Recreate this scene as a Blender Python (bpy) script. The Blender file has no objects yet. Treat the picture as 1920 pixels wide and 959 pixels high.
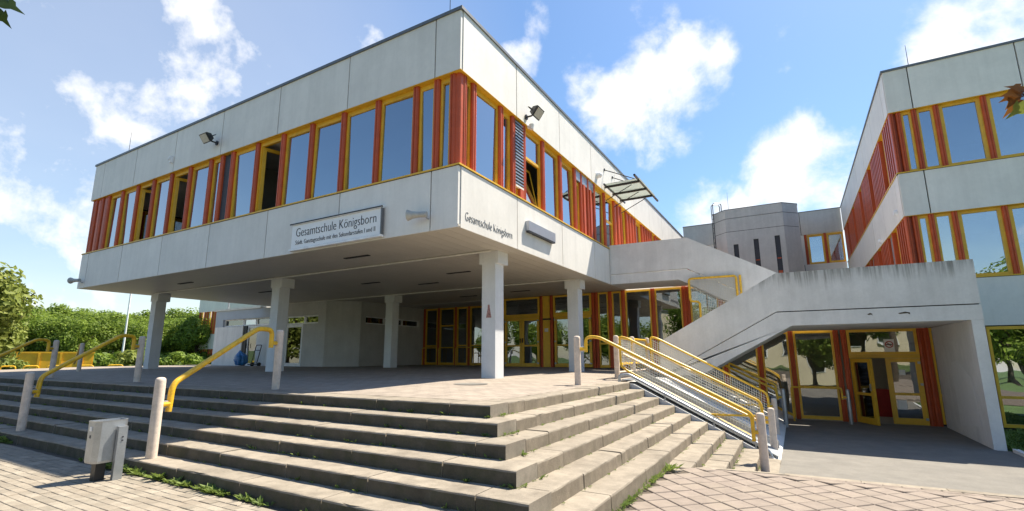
import bpy, bmesh, math, random
import numpy as np
from mathutils import Matrix, Vector
random.seed(7)
SC = bpy.context.scene
COL = SC.collection
R = math.radians

# ------------------------------------------------------------------ camera
W, H = 1920.0, 959.0
FPX, PX, PY, HZ = 915.0, 950.0, 495.0, 667.0
EYE = 0.56
pitch = math.atan((HZ - PY) / FPX); yaw = R(30.2); roll = R(0.147)
fw = np.array([-math.sin(yaw)*math.cos(pitch), math.cos(yaw)*math.cos(pitch), math.sin(pitch)])
rt0 = np.array([math.cos(yaw), math.sin(yaw), 0.0]); up0 = np.cross(rt0, fw)
rt = math.cos(roll)*rt0 - math.sin(roll)*up0
up = math.sin(roll)*rt0 + math.cos(roll)*up0
CAM = np.array([0, 0, EYE])
cd = bpy.data.cameras.new('camera'); cam = bpy.data.objects.new('camera', cd); COL.objects.link(cam)
cam.matrix_world = Matrix(((rt[0], up[0], -fw[0], 0), (rt[1], up[1], -fw[1], 0), (rt[2], up[2], -fw[2], EYE), (0, 0, 0, 1)))
cd.sensor_width = 36; cd.lens = FPX*36/W
cd.shift_x = (W/2 - PX)/W; cd.shift_y = (PY - H/2)/W
cd.clip_start = 0.05; cd.clip_end = 3000
SC.camera = cam
SC.render.resolution_x = 1024; SC.render.resolution_y = 511

def ray(x, y):
    d = fw*FPX + rt*(x-PX) - up*(y-PY); return d/np.linalg.norm(d)
def onz(x, y, z): d = ray(x, y); return CAM + d*((z-CAM[2])/d[2])
def onx(x, y, X): d = ray(x, y); return CAM + d*((X-CAM[0])/d[0])
def ony(x, y, Y): d = ray(x, y); return CAM + d*((Y-CAM[1])/d[1])
def proj(P):
    d = np.array(P, float)-CAM; z = d@fw
    return (PX+FPX*(d@rt)/z, PY-FPX*(d@up)/z, z)
def bearing(px, dist, z=0.0):
    d = ray(px, HZ); d = d/np.hypot(d[0], d[1]); return Vector((d[0]*dist, d[1]*dist, z))

# ------------------------------------------------------------------ light and sky
SUN = Vector((0.28, 0.54, 1.0)).normalized()
sun_el = math.asin(SUN.z); sun_az = math.atan2(SUN.x, SUN.y)
world = bpy.data.worlds.new('World'); SC.world = world; world.use_nodes = True
nt = world.node_tree; nt.nodes.clear()
def N(t, **k):
    n = nt.nodes.new(t)
    for a, b in k.items(): setattr(n, a, b)
    return n
L = lambda a, b: nt.links.new(a, b)
out = N('ShaderNodeOutputWorld'); bg = N('ShaderNodeBackground'); L(bg.outputs[0], out.inputs[0])
bg.inputs[1].default_value = 0.076
sky = N('ShaderNodeTexSky', sky_type='NISHITA'); sky.sun_disc = False
sky.sun_elevation = sun_el; sky.sun_rotation = sun_az; sky.altitude = 100; sky.air_density = 1.2; sky.dust_density = 0.6; sky.ozone_density = 2.5
tc = N('ShaderNodeTexCoord')
def M(op, a, b=None, c=None, clamp=False):
    n = N('ShaderNodeMath', operation=op); n.use_clamp = clamp
    for i, v in enumerate((a, b, c)):
        if v is None: continue
        if isinstance(v, (int, float)): n.inputs[i].default_value = v
        else: L(v, n.inputs[i])
    return n.outputs[0]
def VM(op, a, b=None):
    n = N('ShaderNodeVectorMath', operation=op)
    for i, v in enumerate((a, b)):
        if v is None: continue
        if isinstance(v, (tuple, list, np.ndarray, Vector)): n.inputs[i].default_value = tuple(float(q) for q in v)
        else: L(v, n.inputs[i])
    return n
dirn = VM('NORMALIZE', tc.outputs['Generated']).outputs[0]
sep = N('ShaderNodeSeparateXYZ'); L(dirn, sep.inputs[0])
den = M('ADD', M('MAXIMUM', sep.outputs[2], 0.0), 0.22)
cmb = N('ShaderNodeCombineXYZ'); L(M('DIVIDE', sep.outputs[0], den), cmb.inputs[0]); L(M('DIVIDE', sep.outputs[1], den), cmb.inputs[1])
def noise(vec, scale, detail, rough, dist=0.0):
    n = N('ShaderNodeTexNoise'); n.inputs['Scale'].default_value = scale; n.inputs['Detail'].default_value = detail
    n.inputs['Roughness'].default_value = rough; n.inputs['Distortion'].default_value = dist; L(vec, n.inputs['Vector']); return n.outputs[0]
n1 = noise(dirn, 7.5, 12, 0.60, 0.15)
n2 = noise(cmb.outputs[0], 1.1, 6, 0.55, 0.2)
# cloud banks: centre in the photograph (a direction), angular size and weight
banks = [((1215, 205), 9.0, .62), ((1130, 140), 5.5, .35), ((1290, 130), 6.0, .45), ((1205, 40), 5, .42), ((1290, 245), 3.5, .3), ((1000, 30), 2.6, .3),
         ((1510, 320), 7.5, .62), ((1590, 350), 7.5, .6), ((1830, 70), 6.5, .6), ((1900, 60), 6, .4), ((130, 240), 9, .34), ((210, 280), 9, .36), ((300, 130), 8, .30), ((430, 190), 8, .34), ((380, 160), 6, .2),
         ((60, 330), 10, .3), ((360, 40), 5, .28), ((690, 75), 2.5, .28), ((960, 120), 4, .3), ((545, 0), 3, .3), ((1330, 420), 7, .45), ((20, 30), 7, .25)]
acc = None
for (p, ang, wt) in banks:
    d = ray(*p)
    dd = VM('DOT_PRODUCT', dirn, d).outputs['Value']
    mr = N('ShaderNodeMapRange', interpolation_type='SMOOTHSTEP'); L(dd, mr.inputs[0])
    mr.inputs[1].default_value = math.cos(R(ang)); mr.inputs[2].default_value = math.cos(R(ang*.15)); mr.inputs[3].default_value = 0; mr.inputs[4].default_value = wt
    acc = mr.outputs[0] if acc is None else M('MAXIMUM', acc, mr.outputs[0])
hor = N('ShaderNodeMapRange', interpolation_type='SMOOTHSTEP'); L(sep.outputs[2], hor.inputs[0])
hor.inputs[1].default_value = 0.32; hor.inputs[2].default_value = -0.02; hor.inputs[3].default_value = 0; hor.inputs[4].default_value = 0.42
base = M('ADD', M('ADD', acc, hor.outputs[0]), M('MULTIPLY', M('SUBTRACT', n2, 0.5), 0.55))
val = M('ADD', base, M('MULTIPLY', M('SUBTRACT', n1, 0.5), 1.7))
cm = N('ShaderNodeMapRange', interpolation_type='SMOOTHSTEP'); L(val, cm.inputs[0])
cm.inputs[1].default_value = 0.22; cm.inputs[2].default_value = 0.70; cm.inputs[3].default_value = 0.06; cm.inputs[4].default_value = 0.96
vd = VM('DOT_PRODUCT', dirn, ray(60, 330)).outputs['Value']
vr = N('ShaderNodeMapRange', interpolation_type='SMOOTHSTEP'); L(vd, vr.inputs[0]); vr.inputs[1].default_value = math.cos(R(58)); vr.inputs[2].default_value = 1.0; vr.inputs[3].default_value = 0; vr.inputs[4].default_value = 0.28
veil = M('MULTIPLY', vr.outputs[0], M('ADD', 0.62, M('MULTIPLY', n2, 0.7)))
cloud = M('MAXIMUM', cm.outputs[0], veil)
shade = M('ADD', 0.80, M('MULTIPLY', n2, 0.35))
cc = N('ShaderNodeMix', data_type='RGBA'); cc.inputs[6].default_value = (5.6, 5.9, 6.3, 1); cc.inputs[7].default_value = (7.6, 7.5, 7.4, 1); L(shade, cc.inputs[0])
hs = N('ShaderNodeHueSaturation'); L(sky.outputs[0], hs.inputs['Color']); hs.inputs['Saturation'].default_value = 1.25; hs.inputs['Value'].default_value = 1.05
mx = N('ShaderNodeMix', data_type='RGBA'); L(cloud, mx.inputs[0]); L(hs.outputs[0], mx.inputs[6]); L(cc.outputs[2], mx.inputs[7])
L(mx.outputs[2], bg.inputs[0])

sd = bpy.data.lights.new('sun', 'SUN'); so = bpy.data.objects.new('sun', sd); COL.objects.link(so)
sd.energy = 5.0; sd.angle = R(0.53); sd.color = (1.0, 0.91, 0.76)
so.rotation_euler = SUN.to_track_quat('Z', 'Y').to_euler(); so.location = (20, 40, 60)
vs = SC.view_settings; vs.view_transform = 'Standard'; vs.look = 'None'; vs.exposure = 1.15; vs.gamma = 1.0; vs.use_curve_mapping = False

# ------------------------------------------------------------------ materials
def mat(name, col, rough=0.7, var=0.12, scale=6.0, bump=0.0, bscale=40.0, metal=0.0, spec=0.4, streak=0.0, dirt=None, coat=0.0, obj_var=0.0, dirt_amt=0.5, dirt_scale=1.3):
    m = bpy.data.materials.new(name); m.use_nodes = True
    t = m.node_tree; ns = t.nodes; bs = ns['Principled BSDF']
    bs.inputs['Roughness'].default_value = rough; bs.inputs['Metallic'].default_value = metal
    bs.inputs['Specular IOR Level'].default_value = spec; bs.inputs['Coat Weight'].default_value = coat
    tcx = ns.new('ShaderNodeTexCoord'); geo = ns.new('ShaderNodeNewGeometry')
    def nz(sc, det=6, ro=.6, vec=None):
        n = ns.new('ShaderNodeTexNoise'); n.inputs['Scale'].default_value = sc; n.inputs['Detail'].default_value = det; n.inputs['Roughness'].default_value = ro
        t.links.new(vec or geo.outputs['Position'], n.inputs['Vector']); return n.outputs[0]
    def mp(v, a, b, c, d):
        r = ns.new('ShaderNodeMapRange'); t.links.new(v, r.inputs[0])
        for i, q in enumerate((a, b, c, d)): r.inputs[i+1].default_value = q
        return r.outputs[0]
    def mul(a, b):
        r = ns.new('ShaderNodeMath'); r.operation = 'MULTIPLY'; t.links.new(a, r.inputs[0])
        if isinstance(b, float): r.inputs[1].default_value = b
        else: t.links.new(b, r.inputs[1])
        return r.outputs[0]
    fac = mp(nz(scale), .3, .7, 1-var, 1+var)
    fac = mul(fac, mp(nz(scale*9, 3), .3, .7, 1-var*.5, 1+var*.5))
    if obj_var:
        oi = ns.new('ShaderNodeObjectInfo'); fac = mul(fac, mp(oi.outputs['Random'], 0, 1, 1-obj_var, 1+obj_var))
    if streak:
        vm = ns.new('ShaderNodeVectorMath'); vm.operation = 'MULTIPLY'; vm.inputs[1].default_value = (5.0, 5.0, .35); t.links.new(geo.outputs['Position'], vm.inputs[0])
        fac = mul(fac, mp(nz(1.0, 8, .65, vm.outputs[0]), .42, .72, 1.0, 1-streak))
    mixn = ns.new('ShaderNodeMix'); mixn.data_type = 'RGBA'; mixn.blend_type = 'MULTIPLY'; mixn.inputs[0].default_value = 1
    mixn.inputs[6].default_value = (*col, 1); t.links.new(fac, mixn.inputs[7])
    c = mixn.outputs[2]
    if dirt:
        mm = ns.new('ShaderNodeMix'); mm.data_type = 'RGBA'; t.links.new(mp(nz(dirt_scale, 9, .68), .46, .70, 0, dirt_amt), mm.inputs[0]); t.links.new(c, mm.inputs[6]); mm.inputs[7].default_value = (*dirt, 1); c = mm.outputs[2]
    t.links.new(c, bs.inputs['Base Color'])
    if bump:
        b = ns.new('ShaderNodeBump'); b.inputs['Strength'].default_value = bump; b.inputs['Distance'].default_value = .01
        t.links.new(nz(bscale, 5), b.inputs['Height']); t.links.new(b.outputs[0], bs.inputs['Normal'])
    return m
def glass(name, tint, refl=.35, rough=0.0):
    m = bpy.data.materials.new(name); m.use_nodes = True; t = m.node_tree; ns = t.nodes; ns.remove(ns['Principled BSDF'])
    tr = ns.new('ShaderNodeBsdfTransparent'); tr.inputs[0].default_value = (*tint, 1)
    gl = ns.new('ShaderNodeBsdfGlossy'); gl.inputs['Roughness'].default_value = rough; gl.inputs[0].default_value = (.93, .96, 1, 1)
    lw = ns.new('ShaderNodeFresnel'); lw.inputs[0].default_value = 1.7
    ad = ns.new('ShaderNodeMath'); ad.operation = 'MULTIPLY_ADD'; t.links.new(lw.outputs[0], ad.inputs[0]); ad.inputs[1].default_value = 1.0; ad.inputs[2].default_value = refl; ad.use_clamp = True
    mx = ns.new('ShaderNodeMixShader'); t.links.new(ad.outputs[0], mx.inputs[0]); t.links.new(tr.outputs[0], mx.inputs[1]); t.links.new(gl.outputs[0], mx.inputs[2])
    # slight waviness of real panes
    bm = ns.new('ShaderNodeBump'); bm.inputs['Strength'].default_value = .2; bm.inputs['Distance'].default_value = .02
    nz = ns.new('ShaderNodeTexNoise'); nz.inputs['Scale'].default_value = 1.3; nz.inputs['Detail'].default_value = 1
    g = ns.new('ShaderNodeNewGeometry'); t.links.new(g.outputs['Position'], nz.inputs['Vector']); t.links.new(nz.outputs[0], bm.inputs['Height']); t.links.new(bm.outputs[0], gl.inputs['Normal'])
    t.links.new(mx.outputs[0], ns['Material Output'].inputs[0]); return m
MT = dict(
    panel=mat('panel_white', (.78, .75, .70), .55, .04, 1.2, streak=.085, obj_var=.045, dirt=(.50, .48, .44), dirt_amt=.25, dirt_scale=.7),
    panel_back=mat('joint_dark', (.035, .035, .035), .8),
    coping=mat('coping_metal', (.17, .175, .18), .45, .1, metal=.5),
    soffit=mat('soffit_metal', (.56, .52, .45), .5, .05, 1.0),
    strip=mat('strip_light', (.72, .70, .64), .5),
    red=mat('red_paint', (.49, .085, .025), .42, .10, 5, spec=.35, obj_var=.12),
    yellow=mat('yellow_frame', (.74, .43, .03), .4, .10, 5, spec=.5, obj_var=.06),
    yrail=mat('yellow_rail', (.80, .47, .02), .36, .07, 12, spec=.5, dirt=(.22, .13, .05), dirt_amt=.55, dirt_scale=14),
    dark=mat('dark_infill', (.03, .03, .035), .5),
    navy=mat('dark_blind', (.05, .05, .06), .6),
    white=mat('white_plaster', (.78, .78, .77), .8, .06, 2, streak=.12),
    grey_wall=mat('grey_plaster', (.52, .51, .49), .85, .08, 1.5, bump=.15, streak=.08),
    bluegrey=mat('bluegrey_fascia', (.44, .48, .54), .6, .06, 2),
    white_pvc=mat('white_window_frame', (.82, .82, .82), .4),
    column=mat('column_paint', (.70, .71, .72), .6, .05, 2.5, streak=.08),
    conc=mat('stair_concrete', (.69, .685, .67), .8, .06, 2.2, bump=.2, bscale=60, streak=.10, dirt=(.40, .40, .38), dirt_amt=.30, dirt_scale=.9),
    conc_tower=mat('tower_concrete', (.52, .50, .465), .85, .08, .8, bump=.1, streak=.12),
    riser=mat('step_riser_moss_shade', (.085, .075, .056), .95, .25, 6, bump=.6, bscale=90, dirt=(.05, .055, .025), dirt_amt=.8, dirt_scale=4),  # mossy dirt, with the front risers' shade also painted into the dark base colour
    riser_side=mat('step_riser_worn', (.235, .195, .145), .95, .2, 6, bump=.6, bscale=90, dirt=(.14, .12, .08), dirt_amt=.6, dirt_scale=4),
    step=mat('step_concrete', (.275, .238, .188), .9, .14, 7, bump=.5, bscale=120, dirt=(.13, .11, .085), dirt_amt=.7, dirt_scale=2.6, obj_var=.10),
    paver=mat('paver_beige', (.275, .24, .19), .9, .16, 9, bump=.5, bscale=150, dirt=(.25, .2, .15), dirt_amt=.45, dirt_scale=3, obj_var=.16),
    tile=mat('tile_pink', (.232, .19, .158), .88, .13, 8, bump=.4, bscale=150, dirt=(.27, .225, .175), dirt_amt=.6, dirt_scale=2.2, obj_var=.09),
    joint=mat('joint_sand', (.09, .072, .055), .95, .25, 14),
    plat=mat('platform_paving', (.33, .28, .23), .9, .12, 4, bump=.4, bscale=90, dirt=(.24, .2, .17), dirt_amt=.5, dirt_scale=1.4),
    asphalt=mat('asphalt', (.19, .178, .158), .92, .12, 3, bump=.6, bscale=220, dirt=(.13, .125, .115), dirt_amt=.55, dirt_scale=.8),
    grass=mat('grass', (.06, .10, .025), .9, .4, 2.5, bump=.6, bscale=30),
    leafg=None, leafy=None, leafr=None,
    bollard=mat('bollard_concrete', (.66, .55, .45), .85, .10, 12, bump=.3, bscale=120, dirt=(.3, .26, .22), dirt_amt=.4, dirt_scale=8),
    galv=mat('galvanised_steel', (.40, .42, .44), .42, .12, 9, metal=.75),
    sheet=mat('steel_sheet', (.33, .36, .39), .5, .10, 4, metal=.3, dirt=(.2, .2, .19), dirt_amt=.5),
    lamp=mat('lamp_black', (.02, .02, .02), .4),
    lampglass=mat('lamp_glass', (.55, .55, .5), .12, .1, 20, spec=.8),
    horn=mat('horn_grey', (.42, .42, .40), .5),
    sign=mat('sign_white', (.86, .86, .86), .45, .03, 3),
    ink=mat('ink_dark', (.045, .047, .055), .6),
    ink_grey=mat('ink_grey', (.15, .15, .16), .6),
    plate=mat('plate_metal', (.46, .47, .50), .35, .06, 4, metal=.6),
    contain=mat('container_yellow', (.72, .38, .02), .5, .12, 1.5, dirt=(.35, .2, .05), dirt_amt=.4),
    bag=mat('blue_bag', (.02, .16, .42), .35, .25, 8, spec=.5),
    bark=mat('bark', (.09, .07, .05), .95, .3, 6, bump=.6),
    room=mat('room_wall', (.36, .35, .33), .8, .05),
    ceil=mat('room_ceiling', (.55, .55, .53), .8, .04, 2),
    cream=mat('cream_render', (.68, .60, .44), .85, .06, 1),
    mesh=mat('mesh_wire', (.62, .60, .52), .45, .05, metal=.3),
    pale=mat('repair_patch', (.70, .70, .69), .8, .03),
    red_plastic=mat('red_plastic', (.45, .03, .03), .4),
    paper=mat('paper', (.8, .8, .78), .7, .03),
    glassA=glass('window_glass', (.52, .56, .58), .38),
    glassB=glass('entrance_glass', (.56, .58, .54), .12))
def stained():
    m = MT['conc'].copy(); m.name = 'stair_concrete_stained'; t = m.node_tree; ns = t.nodes; bs = ns['Principled BSDF']
    g = ns.new('ShaderNodeNewGeometry'); sp = ns.new('ShaderNodeSeparateXYZ'); t.links.new(g.outputs['Position'], sp.inputs[0])
    def nz(sc, vx):
        v = ns.new('ShaderNodeVectorMath'); v.operation = 'MULTIPLY'; v.inputs[1].default_value = vx; t.links.new(g.outputs['Position'], v.inputs[0])
        n = ns.new('ShaderNodeTexNoise'); n.inputs['Scale'].default_value = sc; n.inputs['Detail'].default_value = 6; n.inputs['Roughness'].default_value = .7; t.links.new(v.outputs[0], n.inputs['Vector']); return n.outputs[0]
    def mr(v, a, b, c, d):
        r = ns.new('ShaderNodeMapRange'); r.interpolation_type = 'SMOOTHSTEP'; t.links.new(v, r.inputs[0])
        for i, q in enumerate((a, b, c, d)): r.inputs[i+1].default_value = q
        return r.outputs[0]
    def mu(op, a, b):
        r = ns.new('ShaderNodeMath'); r.operation = op; t.links.new(a, r.inputs[0])
        if isinstance(b, float): r.inputs[1].default_value = b
        else: t.links.new(b, r.inputs[1])
        return r.outputs[0]
    edge = mr(mu('ADD', sp.outputs[2], mu('MULTIPLY', nz(1.0, (4.5, 4.5, .15)), 1.1)), 2.72, 3.25, 0, 1)
    fine = mr(nz(1.0, (16, 16, .6)), .38, .62, .25, 1)
    f = mu('MULTIPLY', mu('MULTIPLY', edge, fine), .85)
    mx = ns.new('ShaderNodeMix'); mx.data_type = 'RGBA'; src = bs.inputs['Base Color'].links[0].from_socket
    t.links.new(f, mx.inputs[0]); t.links.new(src, mx.inputs[6]); mx.inputs[7].default_value = (.13, .125, .105, 1); t.links.new(mx.outputs[2], bs.inputs['Base Color']); return m
MT['conc_stain'] = stained()
def leafmat(name, a, b, tr=.35):
    m = bpy.data.materials.new(name); m.use_nodes = True; t = m.node_tree; ns = t.nodes; bs = ns['Principled BSDF']
    bs.inputs['Roughness'].default_value = .55; bs.inputs['Specular IOR Level'].default_value = .25
    g = ns.new('ShaderNodeNewGeometry'); n = ns.new('ShaderNodeTexNoise'); n.inputs['Scale'].default_value = .9; n.inputs['Detail'].default_value = 5; t.links.new(g.outputs['Position'], n.inputs['Vector'])
    ad = ns.new('ShaderNodeMath'); ad.operation = 'MULTIPLY_ADD'; t.links.new(g.outputs['Random Per Island'], ad.inputs[0]); ad.inputs[1].default_value = .55
    r = ns.new('ShaderNodeMapRange'); t.links.new(n.outputs[0], r.inputs[0]); r.inputs[1].default_value = .35; r.inputs[2].default_value = .65; r.inputs[3].default_value = 0; r.inputs[4].default_value = .45
    t.links.new(r.outputs[0], ad.inputs[2])
    mx = ns.new('ShaderNodeMix'); mx.data_type = 'RGBA'; t.links.new(ad.outputs[0], mx.inputs[0]); mx.inputs[6].default_value = (*a, 1); mx.inputs[7].default_value = (*b, 1)
    t.links.new(mx.outputs[2], bs.inputs['Base Color'])
    tl = ns.new('ShaderNodeBsdfTranslucent'); t.links.new(mx.outputs[2], tl.inputs[0]); ms = ns.new('ShaderNodeMixShader'); ms.inputs[0].default_value = tr
    t.links.new(bs.outputs[0], ms.inputs[1]); t.links.new(tl.outputs[0], ms.inputs[2]); t.links.new(ms.outputs[0], ns['Material Output'].inputs[0]); return m
MT['glassF'] = leafmat('frosted_canopy_glass', (.52, .56, .54), (.56, .60, .57), .6)
MT['leafg'] = leafmat('leaf_green', (.05, .10, .014), (.30, .40, .055), .42)
MT['leafy'] = leafmat('leaf_yellowgreen', (.10, .14, .025), (.31, .35, .07))
MT['leafd'] = leafmat('leaf_dark', (.02, .04, .008), (.06, .10, .015), .15)
MT['leafr'] = leafmat('leaf_copper', (.12, .03, .015), (.30, .15, .03), .3)
MT['weed'] = leafmat('weed_green', (.09, .15, .03), (.24, .31, .07))

# ------------------------------------------------------------------ mesh helpers
class MB:
    def __init__(s): s.v = []; s.f = []
    def add(s, vs, fs):
        k = len(s.v); s.v += [tuple(float(c) for c in p) for p in vs]; s.f += [tuple(i+k for i in q) for q in fs]; return s
    def box(s, x0, x1, y0, y1, z0, z1):
        return s.add([(x0, y0, z0), (x1, y0, z0), (x1, y1, z0), (x0, y1, z0), (x0, y0, z1), (x1, y0, z1), (x1, y1, z1), (x0, y1, z1)],
                     [(3, 2, 1, 0), (4, 5, 6, 7), (0, 1, 5, 4), (1, 2, 6, 5), (2, 3, 7, 6), (3, 0, 4, 7)])
    def fb(s, fr, u0, u1, d0, d1, z0, z1):          # box in a facade frame
        o, u, n = fr
        P = lambda a, d, z: (o[0]+u[0]*a+n[0]*d, o[1]+u[1]*a+n[1]*d, z)
        vs = [P(u0, d0, z0), P(u1, d0, z0), P(u1, d1, z0), P(u0, d1, z0), P(u0, d0, z1), P(u1, d0, z1), P(u1, d1, z1), P(u0, d1, z1)]
        return s.add(vs, [(3, 2, 1, 0), (4, 5, 6, 7), (0, 1, 5, 4), (1, 2, 6, 5), (2, 3, 7, 6), (3, 0, 4, 7)])
    def prism(s, pts, axis, a, b):                   # extrude polygon pts along axis 'x','y','z'
        n = len(pts)
        def P(q, t):
            if axis == 'x': return (t, q[0], q[1])
            if axis == 'y': return (q[0], t, q[1])
            return (q[0], q[1], t)
        vs = [P(q, a) for q in pts]+[P(q, b) for q in pts]
        return s.add(vs, [tuple(range(n-1, -1, -1)), tuple(range(n, 2*n))]+[(i, (i+1) % n, n+(i+1) % n, n+i) for i in range(n)])
    def cyl(s, p, q, r0, r1=None, n=12, cap=True):
        r1 = r0 if r1 is None else r1
        p = Vector(p); q = Vector(q); d = (q-p).normalized(); a = d.orthogonal().normalized(); b = d.cross(a)
        vs = [p+(a*math.cos(2*math.pi*i/n)+b*math.sin(2*math.pi*i/n))*r0 for i in range(n)]+[q+(a*math.cos(2*math.pi*i/n)+b*math.sin(2*math.pi*i/n))*r1 for i in range(n)]
        fs = [(i, (i+1) % n, n+(i+1) % n, n+i) for i in range(n)]
        if cap: fs += [tuple(range(n-1, -1, -1)), tuple(range(n, 2*n))]
        return s.add(vs, fs)
    def tube(s, pts, r, n=10, rad=0.0):              # bent pipe with rounded corners
        pts = [Vector(p) for p in pts]
        if rad:
            q = [pts[0]]
            for i in range(1, len(pts)-1):
                a, b, c = pts[i-1], pts[i], pts[i+1]
                k = min(rad, (a-b).length*.45, (c-b).length*.45)
                A = b+(a-b).normalized()*k; Cc = b+(c-b).normalized()*k
                for j in range(6):
                    t = j/5; q.append(A*(1-t)**2+b*2*t*(1-t)+Cc*t*t)
            q.append(pts[-1]); pts = q
        rings = []; prev = None
        for i, p in enumerate(pts):
            d = (pts[min(i+1, len(pts)-1)]-pts[max(i-1, 0)]).normalized()
            a = d.orthogonal().normalized() if prev is None else (prev-d*prev.dot(d)).normalized()
            prev = a; b = d.cross(a)
            rings.append([p+(a*math.cos(2*math.pi*k/n)+b*math.sin(2*math.pi*k/n))*r for k in range(n)])
        vs = [v for rg in rings for v in rg]
        fs = [(i*n+k, i*n+(k+1) % n, (i+1)*n+(k+1) % n, (i+1)*n+k) for i in range(len(rings)-1) for k in range(n)]
        fs += [tuple(range(n-1, -1, -1)), tuple((len(rings)-1)*n+k for k in range(n))]
        return s.add(vs, fs)
    def mesh(s, name, m, smooth=False, recalc=True):
        me = bpy.data.meshes.new(name); me.from_pydata(s.v, [], s.f)
        if recalc:
            bm = bmesh.new(); bm.from_mesh(me); bmesh.ops.recalc_face_normals(bm, faces=bm.faces); bm.to_mesh(me); bm.free()
        if m: me.materials.append(MT[m] if isinstance(m, str) else m)
        if smooth:
            me.polygons.foreach_set('use_smooth', [True]*len(me.polygons))
            me.update()
            try: me.set_sharp_from_angle(angle=R(40))
            except Exception: pass
        return me
    def build(s, name, m, parent=None, smooth=False, loc=None):
        return link(name, s.mesh(name, m, smooth), parent, loc)
LAST = [None]
def link(name, me, parent=None, loc=None):
    o = bpy.data.objects.new(name, me); COL.objects.link(o); LAST[0] = o
    if parent is not None: o.parent = parent; o.matrix_parent_inverse = Matrix.Identity(4)
    if loc is not None: o.location = loc
    return o
def tag(o, label, cat, group=None):
    o['label'] = label; o['category'] = cat
    if group: o['group'] = group
    return o
def thing(name, label, cat, group=None, loc=(0, 0, 0)):
    o = bpy.data.objects.new(name, None); COL.objects.link(o); o.location = loc; o.empty_display_size = .2
    return tag(o, label, cat, group)
def struct(o): o['kind'] = 'structure'; return o
def stuff(o): o['kind'] = 'stuff'; return o
def B(parent, name, m, x0, x1, y0, y1, z0, z1): return MB().box(x0, x1, y0, y1, z0, z1).build(name, m, parent)

# ------------------------------------------------------------------ setting: ground, plaza, court
Y0S, X0S, TR, TF, RI = 4.93, -3.09, .298, .335, .143          # first nosing of the front and side steps, tread, riser
def gz(x, y):
    if x < -1.75: return -.86
    return -.86 if y < 6.95 else max(-.86-(y-6.95)*.19, -1.30) if y < 9.3 else max(-1.30-(y-9.3)*.03, -1.40)
gx = [-900, -300, -90, -40, -24, -12, -6, -3, -1.8, -1.7, -1, 0, 1, 2, 3.5, 6, 12, 40, 300, 900]
gy = [-900, -300, -60, -20, -8, 0, 3, 5, 6.95, 7.5, 8, 8.6, 9.28, 9.3, 10.5, 12.6, 18, 40, 120, 300, 900]
gm = MB(); nx = len(gx)
gm.add([(x, y, gz(x, y)-.03) for y in gy for x in gx], [(j*nx+i, j*nx+i+1, (j+1)*nx+i+1, (j+1)*nx+i) for j in range(len(gy)-1) for i in range(nx-1)])
struct(gm.build('ground', 'grass'))
# plaza bed (sand joints) with pavers
pm = MB(); px_ = [-60, -24, -12, -6, -3, -1.8, -1.7, 0, 3.5, 9]; py_ = [-14, -5, 0, 3.3, 6.95, 7.5, 8, 8.6, 9.3]
n_ = len(px_)
pm.add([(x, y, gz(x, y)-.012) for y in py_ for x in px_], [(j*n_+i, j*n_+i+1, (j+1)*n_+i+1, (j+1)*n_+i) for j in range(len(py_)-1) for i in range(n_-1)])
plaza = struct(pm.build('plaza', 'joint'))
def piece_mesh(name, a, b, h, m, ch=.006):
    mb = MB(); A, Bb = a/2, b/2
    lo = [(-A, -Bb, -h), (A, -Bb, -h), (A, Bb, -h), (-A, Bb, -h)]
    mi = [(-A, -Bb, -ch), (A, -Bb, -ch), (A, Bb, -ch), (-A, Bb, -ch)]
    hi = [(-A+ch, -Bb+ch, 0), (A-ch, -Bb+ch, 0), (A-ch, Bb-ch, 0), (-A+ch, Bb-ch, 0)]
    mb.add(lo+mi+hi, [(0, 1, 5, 4), (1, 2, 6, 5), (2, 3, 7, 6), (3, 0, 4, 7), (4, 5, 9, 8), (5, 6, 10, 9), (6, 7, 11, 10), (7, 4, 8, 11), (8, 9, 10, 11)])
    return mb.mesh(name, m)
def lay(me, name, cells, parent, rot):
    """nearest visible 300 cells as objects, the others joined"""
    vis = []; rest = []
    for c in cells:
        q = proj((c[0], c[1], gz(c[0], c[1])))
        (vis if q[2] > 0.3 and -25 < q[0] < W+25 and -25 < q[1] < H+30 else rest).append((q[2] if q[2] > 0 else 99, c))
    vis.sort(key=lambda t: t[0]); keep = vis[:300]; rest += vis[300:]
    def place(c):
        z = gz(c[0], c[1])
        tilt = math.atan((gz(c[0], c[1]+.1)-gz(c[0], c[1]-.1))/.2)
        return Matrix.Translation((c[0], c[1], z+random.uniform(-.003, .003))) @ Matrix.Rotation(tilt+random.uniform(-.006, .006), 4, 'X') @ Matrix.Rotation(random.uniform(-.006, .006), 4, 'Y') @ Matrix.Rotation(rot+random.uniform(-.008, .008), 4, 'Z')
    for _, c in keep:
        o = link(name, me, parent); o.matrix_local = place(c)
    big = MB(); vs = [v.co.copy() for v in me.vertices]; fs = [tuple(p.vertices) for p in me.polygons]
    for _, c in rest: mt = place(c); big.add([mt @ v for v in vs], fs)
    if rest: stuff(big.build(name+'_field', me.materials[0], parent))
pav = piece_mesh('paver', .1945, .0935, .05, 'paver', .004)
cells = []
for j in range(-26, 20):
    y = 1.62+j*.0995
    if y > 3.20 or y < -.9: continue
    for i in range(-75, 9):
        x = -4.0+i*.2005+(j % 2)*.1
        if -15 < x < -2.3: cells.append((x, y))
lay(pav, 'paver', cells, plaza, 0)
til = piece_mesh('paving_tile', .2165, .2165, .05, 'tile')
cells = []
s2 = .2285/math.sqrt(2)
def kerb_x(y): return -1.52+(y-6.6)*(1.17/2.75)
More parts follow.
